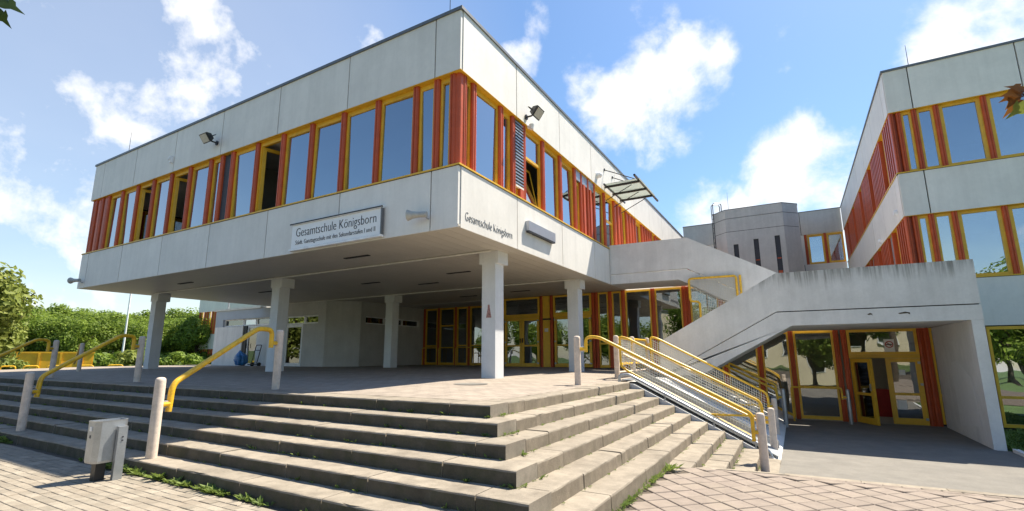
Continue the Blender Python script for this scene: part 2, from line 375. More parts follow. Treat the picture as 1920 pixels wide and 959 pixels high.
for a in range(-60, 60):
    for b in range(-60, 60):
        x = -1.10+(a+b)*s2; y = 5.99+(a-b)*s2
        if y > 9.05 or y < 2.0 or x > 5.2: continue
        lim = -1.62 if y < 6.55 else kerb_x(y)+.05
        if x > lim+.11: cells.append((x, y))
lay(til, 'paving_tile', cells, plaza, math.pi/4)
# border row of small setts beside the steps and kerb, and the kerb stones
set_me = piece_mesh('border_sett', .20, .10, .05, 'tile')
kerb = thing('kerb', 'flush concrete kerb between the pink tiles and the grey court', 'kerb')
def kerbrun(p, q, n):
    p = Vector(p); q = Vector(q)
    for i in range(n):
        a = p.lerp(q, i/n); b = p.lerp(q, (i+1)/n); d = (b-a).normalized(); a = a+d*.004; b = b-d*.004
        nrm = Vector((-d.y, d.x, 0)).normalized()*.075
        za, zb = gz(a.x, a.y)+.012, gz(b.x, b.y)+.012
        mb = MB()
        vs = []
        for pt, z in ((a, za), (b, zb)):
            for sg in (-1, 1): vs += [(pt.x+nrm.x*sg, pt.y+nrm.y*sg, z-.15), (pt.x+nrm.x*sg, pt.y+nrm.y*sg, z)]
        mb.add(vs, [(0, 1, 3, 2), (4, 6, 7, 5), (1, 5, 7, 3), (0, 4, 5, 1), (2, 3, 7, 6), (0, 2, 6, 4)])
        mb.build('kerb_stone', 'step', kerb)
kerbrun((-1.50, 6.62, 0), (-.33, 9.2, 0), 3)
kerbrun((-.33, 9.24, 0), (4.6, 9.5, 0), 5)
for i in range(20):
    t = (i+.5)/20; x = -.2+t*4.4; y = 9.1+t*.23
    o = link('border_sett', set_me, plaza, (x, y, gz(x, y)+.004)); o.rotation_euler = (-.10, 0, .053)
# court of asphalt
cmx = MB(); ys = [9.31, 10.5, 12.7, 18.06]
cmx.add([(x, y, gz(1, y)+.006) for y in ys for x in (-.42, 3.40)], [(2*j, 2*j+1, 2*j+3, 2*j+2) for j in range(3)])
cmx.add([(x, y, gz(1, y)+.004) for y in (9.40, 10.5, 12.7, 14.28) for x in (3.40, 3.62)], [(2*j, 2*j+1, 2*j+3, 2*j+2) for j in range(3)])
struct(cmx.build('court', 'asphalt'))

# platform: gently crowned top
def pz(x, y):
    d = min(y-(Y0S+.33), (X0S-.33)-x); return max(0.0, min(.10, d*.021))
xs = [-28, -20, -13, -9.0, -8.3, -7.5, -6.5, -5.5, -4.5, -3.9, -3.36]; ys = [5.31, 6.0, 7, 8, 9, 10, 10.6, 12, 16, 24]
pt = MB(); n_ = len(xs)
pt.add([(x, y, pz(x, y)) for y in ys for x in xs], [(j*n_+i, j*n_+i+1, (j+1)*n_+i+1, (j+1)*n_+i) for j in range(len(ys)-1) for i in range(n_-1)])
plat = pt.mesh('platform', 'plat')
# paving courses on the platform are thin at this grazing view: brick pattern with relief
pmn = MT['plat'].node_tree; bs = pmn.nodes['Principled BSDF']
bt = pmn.nodes.new('ShaderNodeTexBrick'); gg = pmn.nodes.new('ShaderNodeNewGeometry'); pmn.links.new(gg.outputs['Position'], bt.inputs['Vector'])
bt.inputs['Scale'].default_value = 1; bt.inputs['Brick Width'].default_value = .30; bt.inputs['Row Height'].default_value = .19; bt.inputs['Mortar Size'].default_value = .006
bt.inputs['Color1'].default_value = (1, 1, 1, 1); bt.inputs['Color2'].default_value = (.84, .84, .84, 1); bt.inputs['Mortar'].default_value = (.4, .4, .4, 1)
src = bs.inputs['Base Color'].links[0].from_socket
mm = pmn.nodes.new('ShaderNodeMix'); mm.data_type = 'RGBA'; mm.blend_type = 'MULTIPLY'; mm.inputs[0].default_value = 1; pmn.links.new(src, mm.inputs[6]); pmn.links.new(bt.outputs[0], mm.inputs[7]); pmn.links.new(mm.outputs[2], bs.inputs['Base Color'])
platform = struct(link('platform', plat))
MB().box(-28, -3.36, 5.32, 24, -.9, -.02).build('platform_core', 'step', platform)
# manhole cover on the platform
cyl = MB().cyl((-5.3, 7.75, pz(-5.3, 7.75)-.02), (-5.3, 7.75, pz(-5.3, 7.75)+.006), .32, n=28); mh = cyl.build('manhole_cover', 'asphalt'); tag(mh, 'round manhole cover in the sunlit platform before the square column', 'manhole')

# ------------------------------------------------------------------ steps, block by block
prof = [(0, -.172), (0, -.020), (.005, -.006), (.018, 0), (.41, 0), (.41, -.172)]
def block(parent, axis, pts, a, b, rmat):
    n = len(pts); k = max(2, int((b-a)/.11)); mb = MB(); vs = []
    for j in range(k+1):
        t = a+(b-a)*j/k; w = random.uniform(-.003, .003); chip = random.random() < .07
        for i, p in enumerate(pts):
            du, dz = p
            if i in (1, 2, 3):
                sg = 1 if pts[4][0] > pts[0][0] else -1
                du += sg*(random.uniform(0, .004)+(random.uniform(.006, .018) if chip and i < 3 else 0)); dz += random.uniform(-.003, .001)-(random.uniform(.004, .014) if chip and i > 1 else 0)
            vs.append((t, du, dz+w*.4) if axis == 'x' else (du, t, dz+w*.4))
    fs = [tuple(range(n-1, -1, -1)), tuple(range(k*n, k*n+n))]; rs = []
    for j in range(k):
        for i in range(n):
            if i == 0: rs.append(len(fs))
            fs.append((j*n+i, j*n+(i+1) % n, (j+1)*n+(i+1) % n, (j+1)*n+i))
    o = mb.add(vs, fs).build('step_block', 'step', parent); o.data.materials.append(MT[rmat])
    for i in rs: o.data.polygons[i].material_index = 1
    return o
fsteps = thing('front_steps', 'long flight of weathered concrete steps descending to the beige paved plaza', 'steps', loc=(-12, 3.5, -.86))
fsteps.location = (0, 0, 0)
ssteps = thing('side_steps', 'concrete steps descending from the platform corner to the pink tiles and court', 'steps')
def joints(a, b, step, off):
    p = [a]; x = a+off
    while x < b-.35: p.append(x); x += step*random.uniform(.97, 1.03)
    return p+[b]
for i in range(6):
    xe = X0S+TR*i; y = Y0S-TF*i; z = -RI*i
    # right end first: corner block belongs to the side flight
    js = joints(.0, 19.5, 1.22, [.58, .95, .35, .8, .5, 1.05][i])
    for a, b in zip(js[:-1], js[1:]):
        dz = random.uniform(-.004, .003); dy = random.uniform(-.005, .005); e0 = .22 if a == 0 else 0
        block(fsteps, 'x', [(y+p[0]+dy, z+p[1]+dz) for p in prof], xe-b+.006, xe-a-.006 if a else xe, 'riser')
nstart = {0: None, 1: None, 2: None, 3: None, 4: None, 5: None, 6: 6.86, 7: 7.62, 8: 8.36, 9: 9.1}
for i in range(10):
    xn = X0S+TR*i; z = -RI*i
    y0 = (Y0S-TF*i+.415) if nstart[i] is None else nstart[i]
    js = joints(y0, 10.5, 1.22, [.42, .5, .55, .62, .75, 1.0, .45, .7, .55, .6][i])
    for k, (a, b) in enumerate(zip(js[:-1], js[1:])):
        dz = random.uniform(-.004, .003); dx = random.uniform(-.005, .005)
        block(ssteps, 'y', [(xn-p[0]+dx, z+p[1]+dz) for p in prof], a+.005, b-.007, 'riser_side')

# ------------------------------------------------------------------ facade system
def post_mesh(fr, u, w, z0, z1, d=-.05, dep=.13):
    o, uu, n = fr
    pr = [(-w/2, d-dep), (-w/2, d-.035), (-w*.36, d-.006), (-w*.12, d), (-w*.05, d-.02), (w*.05, d-.02), (w*.12, d), (w*.36, d-.006), (w/2, d-.035), (w/2, d-dep)]
    return MB().prism([(o[0]+uu[0]*(u+a)+n[0]*b, o[1]+uu[1]*(u+a)+n[1]*b) for a, b in pr], 'z', z0, z1)
def window(parent, fr, u0, u1, z0, z1, side=.055, top=.11, bot=.05, d=-.13, g='glassA', m='yellow', transom=None):
    mb = MB()
    mb.fb(fr, u0, u0+side, d-.07, d, z0, z1).fb(fr, u1-side, u1, d-.07, d, z0, z1)
    mb.fb(fr, u0+side, u1-side, d-.07, d-.003, z1-top, z1).fb(fr, u0+side, u1-side, d-.07, d-.003, z0, z0+bot)
    if transom is not None: mb.fb(fr, u0+side, u1-side, d-.07, d-.002, transom-.035, transom+.035)
    w = mb.build('window', m, parent)
    if g:
        cuts = [(z0+bot, z1-top)] if transom is None else [(z0+bot, transom-.035), (transom+.035, z1-top)]
        for a, b in cuts:
            pn = MB().fb(fr, u0+side, u1-side, d-.045, d-.037, a, b); tu, tz = random.gauss(0, .011), random.gauss(0, .011); o_, u_, n_v = fr; uc = (u0+u1)/2; zc0 = (a+b)/2
            tu = max(-.02, min(.02, tu)); tz = max(-.02, min(.02, tz))
            def tl(p):
                k = ((p[0]-o_[0])*u_[0]+(p[1]-o_[1])*u_[1]-uc)*tu+(p[2]-zc0)*tz
                return (p[0]+n_v[0]*k, p[1]+n_v[1]*k, p[2])
            pn.v = [tl(p) for p in pn.v]; pn.build('pane', g, w)
    return w
def panels(parent, fr, js, z0, z1, th=.07, m='panel', g=.030):
    for a, b in zip(js[:-1], js[1:]):
        MB().fb(fr, a+g/2, b-g/2, -th, random.uniform(-.003, .001), z0, z1).build('panel', m, parent)
    MB().fb(fr, js[0]+.03, js[-1]-.03, -th-.06, -th-.005, z0+.01, z1-.01).build('panel_backing', 'panel_back', parent)
def slat(parent, fr, u, w, z0, z1, d=-.05, dep=.10): MB().fb(fr, u-w/2, u+w/2, d-dep, d, z0, z1).build('slat', 'red', parent)

# main block
ZS, ZSILL, ZPB, ZT = 2.99, 4.28, 6.32, 7.73
XC, YC, XL, YE = -5.35, 7.35, -22.39, 34.0
main = thing('school_block', 'white panelled school block on square columns with red and yellow window bands', 'building')
FA = ((0, YC), (1, 0), (0, -1)); FB = ((XC, 0), (0, 1), (1, 0)); FL = ((XL, 0), (0, 1), (-1, 0))
panels(main, FA, [XL, -21.6, -19.14, -16.52, -13.91, -11.28, -8.65, -6.02, XC-.002], ZPB, ZT-.05)
panels(main, FA, [XL, -21.8, -19.23, -16.63, -14.01, -11.37, -8.71, -6.04, XC-.002], ZS, ZSILL-.045)
jb = [YC+.07]+[9.70+2.57*k for k in range(10)]+[YE]
panels(main, FB, jb, ZPB, ZT-.05)
panels(main, FB, [YC+.07, 9.70, 12.31, 14.88, 16.38, 18.1, 20.7, 23.3, 25.9, 28.5, 31.1, YE], ZS, ZSILL-.045)
panels(main, FL, [YC+.07, 9.9, 12.5, 15.0], ZPB, ZT-.05)
panels(main, FL, [YC+.07, 9.9, 12.5, 15.0], ZS, ZSILL-.045)
MB().box(XL-.03, XC+.03, YC-.03, YC+.15, ZT-.05, ZT+.02).box(XC-.15, XC+.03, YC+.15, YE, ZT-.05, ZT+.02).box(XL-.03, XL+.15, YC+.15, 15.0, ZT-.05, ZT+.02).build('coping', 'coping', main)
MB().box(XL+.08, XC-.08, YC+.08, 15, ZPB+.30, ZPB+.36).box(-14, XC-.08, 15, YE, ZPB+.30, ZPB+.36).build('roof', 'coping', main)
# undersides of the parapet, sills
MB().box(XL+.002, XC-.002, YC+.002, YC+.30, ZPB-.012, ZPB-.001).box(XC-.30, XC-.002, YC+.30, YE, ZPB-.012, ZPB-.001).box(XL+.002, XL+.30, YC+.30, 15, ZPB-.012, ZPB-.001).build('head_trim', 'yellow', main)
sl = MB().box(XL-.02, XC+.022, YC-.022, YC+.26, ZSILL-.033, ZSILL).box(XC-.26, XC+.022, YC+.26, YE, ZSILL-.033, ZSILL).box(XL-.02, XL+.26, YC+.26, 15, ZSILL-.033, ZSILL).build('sill', 'yellow', main)
MB().box(XL-.006, XC+.006, YC-.006, YC+.2, ZSILL-.045, ZSILL-.034).box(XC-.2, XC+.006, YC+.2, YE, ZSILL-.045, ZSILL-.034).build('sill_gap', 'dark', main)
zw0, zw1 = ZSILL, ZPB-.012
PA = [-22.07, -21.55, -21.06, -20.02, -18.92, -17.84, -16.72, -15.62, -14.49, -13.90, -13.37, -12.22, -11.11, -9.98, -8.84, -7.72, -6.59, -6.02, -5.60]
for x in PA: post_mesh(FA, x, .15, zw0, zw1).build('window_post', 'red', main)
post_mesh(FA, -22.24, .12, zw0, zw1).build('window_post', 'red', main)
def open_window(parent, fr, u0, u1, z0, z1):
    """fixed frame with the inward opened yellow sash"""
    w = window(parent, fr, u0, u1, z0, z1, g=None)
    o, uu, n = fr; wd = (u1-u0)-.13; ang = R(72)
    hx = (o[0]+uu[0]*(u0+.06)-n[0]*.16, o[1]+uu[1]*(u0+.06)-n[1]*.16)
    e = (uu[0]*math.cos(ang)-n[0]*math.sin(ang), uu[1]*math.cos(ang)-n[1]*math.sin(ang)); q = (-e[1], e[0])
    fs = (hx, e, q); mb = MB(); a, b = z0+.06, z1-.12
    mb.fb(fs, 0, .09, -.03, .03, a, b).fb(fs, wd-.09, wd, -.03, .03, a, b).fb(fs, .09, wd-.09, -.03, .03, a, a+.09).fb(fs, .09, wd-.09, -.03, .03, b-.09, b)
    sh = mb.build('sash', 'yellow', w)
for a, b in zip(PA[:-1], PA[1:]):
    u0, u1 = a+.075, b-.075
    if b < -20.9: slat(main, FA, (a+b)/2, .16, zw0, zw1, -.09); continue
    if abs(a+18.92) < .01 or abs(a+16.72) < .01 or abs(a+12.22) < .01: open_window(main, FA, u0, u1, zw0, zw1); continue
    if abs(a+13.90) < .01: MB().fb(FA, u0, u1, -.2, -.13, zw0, zw1).build('dark_panel', 'navy', main); continue
    window(main, FA, u0, u1, zw0, zw1)
PBt = [7.97, 9.10, 9.66, 10.21, 11.31, 12.46, 13.56, 14.06, 14.65, 15.25, 16.32, 17.42]
y = 17.42
kinds = {}
pat = [.42, .42, .75, .42, .42, .42, 1.1, .42, .42, .42, .42, .75]
k = 0
while y < YE-.6:
    y += pat[k % 12]; PBt.append(y); k += 1
for i, yv in enumerate(PBt): post_mesh(FB, yv, .15 if yv < 17.5 else .13, zw0, zw1).build('window_post', 'red', main)
# corner: paired posts with a yellow strip between
post_mesh(FA, -5.47, .10, zw0, zw1, -.09).build('window_post', 'red', main)
post_mesh(FB, 7.62, .12, zw0, zw1).build('window_post', 'red', main)
MB().box(-5.53, -5.44, 7.44, 7.53, zw0, zw1).build('corner_post', 'red', main)
MB().box(-5.565, -5.53, 7.46, 7.50, zw0, zw1).build('corner_strip', 'yellow', main)
window(main, FB, 7.68, 7.895, zw0, zw1, side=.03)
for i, (a, b) in enumerate(zip(PBt[:-1], PBt[1:])):
    u0, u1 = a+.075, b-.075
    if abs(a-9.66) < .01:        # louvred panel
        lv = MB().fb(FB, u0, u1, -.14, -.10, zw0+.32, zw1).build('louvre_panel', 'panel_back', main)
        for j in range(20):
            z = zw0+.36+j*(zw1-zw0-.38)/20
            MB().fb(FB, u0, u1, -.10, -.055, z, z+.035).build('louvre_blade', 'galv', lv)
        MB().fb(FB, u0, u1, -.12, -.05, zw0+.27, zw0+.318).build('louvre_frame', 'panel', lv)
        window(main, FB, u0, u0+.24, zw0, zw0+.27, side=.03, top=.03, bot=.03); slat(main, FB, u1-.09, .17, zw0, zw0+.27)
    elif abs(a-10.21) < .01:
        w = window(main, FB, u0, u1, zw0, zw1, transom=zw0+1.25, g=None)
        MB().fb(FB, u0+.055, u1-.055, -.175, -.167, zw0+1.29, zw1-.11).build('pane', 'glassA', w)
        # lower sash tilted inwards
        mb = MB(); o = (XC-.16, 0)
        a0, a1 = u0+.07, u1-.07; hz_, tz = zw0+.06, zw0+1.18; off = .24
        def sash(ua, ub, s0, s1, dd=.05):
            P = lambda u_, s_, d_: (XC-.18-off*s_-d_, u_, hz_+(tz-hz_)*s_)
            vs_ = [P(ua, s0, 0), P(ub, s0, 0), P(ub, s1, 0), P(ua, s1, 0), P(ua, s0, dd), P(ub, s0, dd), P(ub, s1, dd), P(ua, s1, dd)]
            return vs_, [(0, 1, 2, 3), (7, 6, 5, 4), (0, 4, 5, 1), (1, 5, 6, 2), (2, 6, 7, 3), (3, 7, 4, 0)]
        for q in ((a0, a0+.07, 0, 1), (a1-.07, a1, 0, 1), (a0+.07, a1-.07, 0, .07), (a0+.07, a1-.07, .93, 1)): mb.add(*sash(*q))
        sh = mb.build('sash', 'yellow', w); MB().add(*sash(a0+.07, a1-.07, .07, .93, .01)).build('pane', 'glassA', w)
    elif 13.5 < a < 15.2:
        if a < 14: window(main, FB, u0, u1, zw0, zw1-.35, side=.04)
        else: slat(main, FB, (u0+u1)/2-.06, .16, zw0, zw1-.33); MB().fb(FB, (u0+u1)/2+.03, u1, -.2, -.12, zw0, zw1-.33).build('dark_panel', 'navy', main)
        MB().fb(FB, u0, u1, -.12, -.07, zw1-.33, zw1).build('vent_panel', 'galv', main)
    elif abs(a-16.32) < .01:
        dr = window(main, FB, u0, u1, ZSILL-.6, zw1, transom=zw0+1.1); 
    elif b-a < .6 and a > 17:
        slat(main, FB, (a+b)/2, .15, zw0, zw1, -.09)
    else: window(main, FB, u0, u1, zw0, zw1)
# left end wall glazing (edge on)
for yv in [7.9, 9.0, 10.1, 11.2, 12.3, 13.4, 14.5]: post_mesh(FL, yv, .15, zw0, zw1).build('window_post', 'red', main)
for a, b in zip([7.9, 9.0, 10.1, 11.2, 12.3, 13.4], [9.0, 10.1, 11.2, 12.3, 13.4, 14.5]): window(main, FL, a+.075, b-.075, zw0, zw1)
# rooms behind
MB().box(XL+.25, XC-.27, YC+.27, 15, 3.92, 4.0).box(-14, XC-.27, 15, YE, 3.92, 4.0).build('upper_floor', 'room', main)
MB().box(XL+.30, XC-.34, YC+.34, 15, 6.36, 6.42).box(-14, XC-.34, 15, YE, 6.36, 6.42).build('ceiling', 'ceil', main)
MB().box(XL+.4, -10.8, 12.4, 12.5, 4.0, 6.36).box(-10.9, -10.8, 12.5, YE, 4.0, 6.36).box(-13.9, -13.8, YC+.35, 12.4, 4.0, 6.36).box(-10.9, -5.75, 15.35, 15.45, 4.0, 6.36).box(XL+.3, -14, 14.9, 15, ZS, ZT-.1).box(-14, -13.9, 15, YE, ZS, ZT-.1).box(-14, XC-.1, YE-.1, YE-.02, ZS, ZT-.1).build('inner_wall', 'room', main)
for xx in (-20, -17.4, -11.8, -9.2, -6.9):
    for yy in (8.7, 10.8): MB().box(xx-.65, xx+.65, yy-.09, yy+.09, 6.31, 6.355).build('ceiling_lamp', 'strip', main)
# soffit boards, strips, slots
sf = MB().box(XL+.004, XC-.004, YC+.004, 14.9, ZS+.02, ZS+.06).box(-20.5, XC-.004, 14.9, 24, ZS+.02, ZS+.06).build('soffit_deck', 'soffit', main)
xx = XL+.012
for k in range(57):
    x1 = min(xx+.287, XC-.012)
    MB().box(xx, x1, YC+.012, 15 if x1 < -20.4 else 20.0, ZS-.004, ZS+.02).build('soffit_board', 'soffit', main); xx += .2985
    if xx > XC-.05: break
for yy in (9.42, 14.5): MB().cyl((-21.3, yy, ZS-.035), (XC-.55, yy, ZS-.035), .022, n=8).build('conduit', 'strip', main)
for (xx, yy) in [(-9.2, 8.4), (-8.4, 11.6), (-12.2, 11.8), (-10.6, 12.9), (-17.5, 8.6), (-17.3, 11.4), (-8.9, 16.3), (-11.5, 16.6)]:
    MB().box(xx-.42, xx+.42, yy-.05, yy+.05, ZS-.022, ZS-.005).build('light_slot', 'panel_back', main)
# columns
for (x1, yf) in [(-5.875, 9.57), (-13.84, 9.57), (-21.47, 9.57), (-13.84, 14.65), (-5.88, 14.65)]:
    zb = pz(x1-.2, yf)-.02
    c = MB().box(x1-.37, x1, yf, yf+.37, zb, ZS-.30).build('column', 'column', main)
    MB().box(x1-.45, x1+.08 if yf > 12 or x1 > -6 else x1+.10, yf-.002, yf+.45, ZS-.30, ZS-.005).build('capital', 'column', c)

# poster on the front column
MB().prism([(-6.12, 1.42), (-5.98, 1.42), (-6.02, 1.62), (-6.03, 1.72), (-6.075, 1.72), (-6.08, 1.62)], 'y', 9.560, 9.568).build('poster', mat('poster_print', (.42, .22, .20), .6, .5, 22, dirt=(.05, .03, .03), dirt_amt=.9, dirt_scale=16))
tag(bpy.data.objects['poster'], 'small cut-out dark and pink sticker on the front white column', 'sticker')

# ground-floor core under the block (annex) with chamfered corner
core = thing('ground_floor_core', 'grey plastered ground floor rooms with white doors under the block', 'building')
YF = 14.65; xk = -17.76; zt_in = ZS-.006
xf3, yf3 = xk+1.05, YF+1.05
zfl = .09
F1 = ((0, YF), (1, 0), (0, -1))
def wallpiece(name, m, fr, u0, u1, z0, z1, d0=-.25, d1=0.0): return MB().fb(fr, u0, u1, d0, d1, z0, z1).build(name, m, core)
# part outside the block: white lower wall, blue-grey fascia, window strip
wallpiece('wall', 'white', F1, -26.32, -23.85, zfl-.2, 2.04); wallpiece('wall', 'white', F1, -22.66, -21.01, zfl-.2, 2.04)
wallpiece('fascia', 'bluegrey', F1, -26.32, -20.62, 2.41, 2.88, -.25, .01); wallpiece('wall', 'bluegrey', F1, -26.32, -25.64, 2.04, 2.41); wallpiece('wall', 'white', F1, -21.24, -21.01, 2.04, 2.41)
wallpiece('roof_edge', 'strip', F1, -26.42, -22.44, 2.88, 2.98, -.6, .08)
window(core, F1, -25.64, -23.99, 2.06, 2.41, .05, .05, .05, -.10, 'glassB', 'white_pvc'); window(core, F1, -23.94, -22.94, 2.06, 2.41, .05, .05, .05, -.10, 'glassA', 'white_pvc'); window(core, F1, -22.89, -21.24, 2.06, 2.41, .05, .05, .05, -.10, 'glassB', 'white_pvc')
d1_ = window(core, F1, -23.58, -22.71, zfl, 2.04, .09, .09, .12, -.10, 'glassB', 'white_pvc'); MB().fb(F1, -23.83, -23.59, -.2, -.04, zfl, 2.04).build('door_reveal', 'dark', core)
MB().cyl((-23.46, YF+.03, .95), (-23.46, YF+.03, 1.18), .015).build('door_handle', 'lamp', d1_)
wallpiece('wall', 'grey_wall', F1, -21.01, -20.60, zfl-.2, 2.41)
# glazed white door further right, then grey wall to the chamfer
d2_ = window(core, F1, -20.58, -19.27, zfl, 1.99, .16, .12, .16, -.06, 'glassB', 'white_pvc')
window(core, F1, -20.58, -19.23, 2.0, 2.38, .07, .06, .06, -.06, 'glassA', 'white_pvc'); window(core, F1, -19.21, -18.27, 2.0, 2.38, .06, .06, .06, -.06, 'glassB', 'white_pvc')
wallpiece('wall', 'grey_wall', F1, -19.26, xk, zfl-.2, 1.995); wallpiece('wall', 'grey_wall', F1, -18.26, xk, 1.995, 2.39); wallpiece('wall', 'grey_wall', F1, -20.60, xk, 2.39, zt_in, -.25, .012)
MB().add([(xk, YF, zfl-.2), (xf3, yf3, zfl-.2), (xf3, yf3, zt_in), (xk, YF, zt_in), (xk-.2, YF+.2, zfl-.2), (xf3-.2, yf3+.2, zfl-.2), (xf3-.2, yf3+.2, zt_in), (xk-.2, YF+.2, zt_in)],
         [(0, 1, 2, 3), (7, 6, 5, 4), (0, 4, 5, 1), (1, 5, 6, 2), (2, 6, 7, 3), (3, 7, 4, 0)]).build('chamfer_wall', 'grey_wall', core)
F3 = ((xf3, 0), (0, 1), (1, 0)); y3e = 20.08
wallpiece('wall', 'grey_wall', F3, yf3, y3e, zfl-.2, 2.0); wallpiece('wall', 'grey_wall', F3, yf3, y3e, 2.34, zt_in); wallpiece('wall', 'grey_wall', F3, yf3, yf3+.30, 2.0, 2.34); wallpiece('wall', 'grey_wall', F3, y3e-.35, y3e, 2.0, 2.34)
q = (y3e-yf3-.65)/3
for k in range(3): window(core, F3, yf3+.30+k*q, yf3+.30+(k+1)*q, 2.0, 2.34, .05, .05, .05, -.08, 'glassB', 'white_pvc')
MB().box(-26.2, -18.2, 17.3, 17.4, -.1, 2.95).box(-26.3, -26.2, 14.9, 17.3, -.1, 2.85).box(-26.3, -22.45, 14.9, 17.4, 2.80, 2.87).build('inner_wall', 'room', core)
vp = MB().cyl((-25.9, 15.0, 2.97), (-25.9, 15.0, 3.30), .045).tube([(-25.9, 15.0, 3.30), (-25.9, 15.0, 3.40), (-25.68, 15.0, 3.44)], .055, 8, .05).build('roof_vent_pipe', 'galv', core)

# ground-floor glazing of the block, platform level
G20 = ((0, 20.0), (1, 0), (0, -1)); G18 = ((0, 18.1), (1, 0), (0, -1))
def gpost(parent, fr, u, w, z0, z1): post_mesh(fr, u, w, z0, z1, 0.02, .14).build('window_post', 'red', parent)
for u in (-16.62, -15.70, -14.62, -13.82, -12.9, -12.2, -11.3): gpost(main, G20, u, .13, .08, ZS-.02)
for a, b in [(-16.55, -15.77), (-15.63, -14.69), (-14.55, -13.89), (-13.75, -12.97), (-12.83, -12.27), (-12.13, -11.37)]:
    window(main, G20, a, b, .1, ZS-.03, .07, .09, .12, -.02, 'glassB', 'yellow', 1.05 if b-a < .85 else 2.05)
for k in range(5):     # low yellow guard hoops along the windows
    xa = -16.5+k*1.05
    MB().tube([(xa, 19.75, .1), (xa, 19.75, .95), (xa+.92, 19.75, .95), (xa+.92, 19.75, .1)], .022, 8, .1).build('guard_hoop', 'yrail', main)
def dbl_door(parent, fr, u0, u1, z0, zh, z1):
    window(parent, fr, u0, u1, zh+.06, z1, .08, .08, .06, 0, 'glassB')
    MB().fb(fr, u0, u1, -.09, .005, zh-.05, zh+.058).build('door_head', 'yellow', parent)
    mid = (u0+u1)/2
    for a, b in ((u0+.03, mid-.004), (mid+.004, u1-.03)):
        d = window(parent, fr, a, b, z0+.01, zh-.055, .10, .10, .14, -.01, 'glassB', 'yellow', z0+.86)
        d.name = 'door'
        hx = b-.05 if a < mid-.2 and b < mid else a+.05
        MB().fb(fr, hx-.012, hx+.012, -.01, .045, z0+.98, z0+1.16).build('handle', 'lamp', d)
        hg = a+.045 if b < mid else b-.045
        for zz in (z0+.12, z0+.98, z0+1.85): MB().fb(fr, hg-.035, hg+.035, -.01, .03, zz, zz+.06).build('hinge', 'galv', d)
dbl_door(main, G18, -10.67, -8.98, .1, 2.14, ZS-.03)
dbl_door(main, G18, -8.36, -6.72, .1, 2.14, ZS-.03)
for u in (-8.90, -8.45, -6.66, -6.52, -5.97, -5.455, -4.345, -3.245): gpost(main, G18, u, .12 if u < -6 else .15, .08, ZS-.02)
MB().fb(G18, -8.83, -8.52, -.08, -.01, .08, ZS-.02).build('infill_panel', 'yellow', main); MB().fb(G18, -8.74, -8.60, -.01, .03, 1.50, 1.64).build('door_bell_plate', 'panel', main); MB().fb(G18, -8.80, -8.42, .03, .06, 1.98, 2.04).build('door_stay', 'lamp', main)
for a, b in [(-6.45, -6.05), (-5.89, -5.535), (-5.375, -4.425), (-4.265, -3.325)]: window(main, G18, a, b, .1, ZS-.03, .05, .07, .10, -.02, 'glassB', 'yellow', 1.0 if b < -6 else None)
B(main, 'return_wall', 'dark', -11.2, -11.1, 18.1, 20.1, 0, ZS-.01); B(main, 'return_wall', 'yellow', -11.08, -10.68, 18.05, 18.12, .08, ZS-.02)
MB().box(-20.4, -3.2, 18.2, 25, .02, .07).build('ground_floor', 'room', main)
MB().box(-20.4, -3.0, 18.25, 25, 2.97, 3.0).build('hall_ceiling', 'ceil', main)
MB().box(-20.5, -3.1, 24.9, 25, 0, 3).box(-20.5, -20.4, 17.4, 24.9, 0, 3).box(-3.2, -3.1, 18.6, 24.9, .02, 3).build('hall_wall', 'room', main)
for xx in (-9.8, -7.6, -5.2, -4.0):
    for yy in (19.6, 21.6): MB().box(xx-.5, xx+.5, yy-.08, yy+.08, 2.92, 2.965).build('ceiling_lamp', 'strip', main)
for xx, hh in ((-7.9, .9), (-5.1, 1.9), (-4.0, 1.9)): MB().box(xx-.25, xx+.25, 20.2, 20.8, .07, hh).build('hall_cupboard', 'dark' if hh > 1 else 'galv', main)

# ------------------------------------------------------------------ right wing
wing = thing('school_wing', 'three storey white panelled school wing with red slats at the right', 'building')
XR, YR = 3.18, 18.1
RW = ((0, YR), (1, 0), (0, -1)); RS = ((XR, 0), (0, 1), (-1, 0))
RB = dict(top=9.34, pb=7.93, s3=5.97, b3=4.615, s2=2.685, b2=1.33)
XE = 12.0; YRE = 34.75
jf = [XR+.002, 3.80, 6.21, 8.65, XE]; jsd = [YR+.07]+[YR+.7+2.6*k for k in range(6)]+[YRE]
for z0, z1 in ((RB['pb'], RB['top']-.05), (RB['b3'], RB['s3']-.045)):
    panels(wing, RW, jf, z0, z1); panels(wing, RS, jsd, z0, z1)
panels(wing, RW, [3.62, 6.2, 8.65, XE], RB['b2'], RB['s2']-.045); panels(wing, RS, jsd, RB['b2']-.4, RB['s2']-.045)
MB().box(XR-.03, XE, YR-.03, YR+.15, RB['top']-.05, RB['top']+.02).box(XR-.03, XR+.15, YR+.15, YRE, RB['top']-.05, RB['top']+.02).build('coping', 'coping', wing)
for zz in ('s3', 's2'):
    z = RB[zz]
    MB().box(XR-.022, XE, YR-.022, YR+.26, z-.033, z).box(XR-.022, XR+.26, YR+.26, YRE, z-.033, z).build('sill', 'yellow', wing)
    MB().box(XR-.005, XE, YR-.005, YR+.2, z-.045, z-.034).build('sill_gap', 'dark', wing)
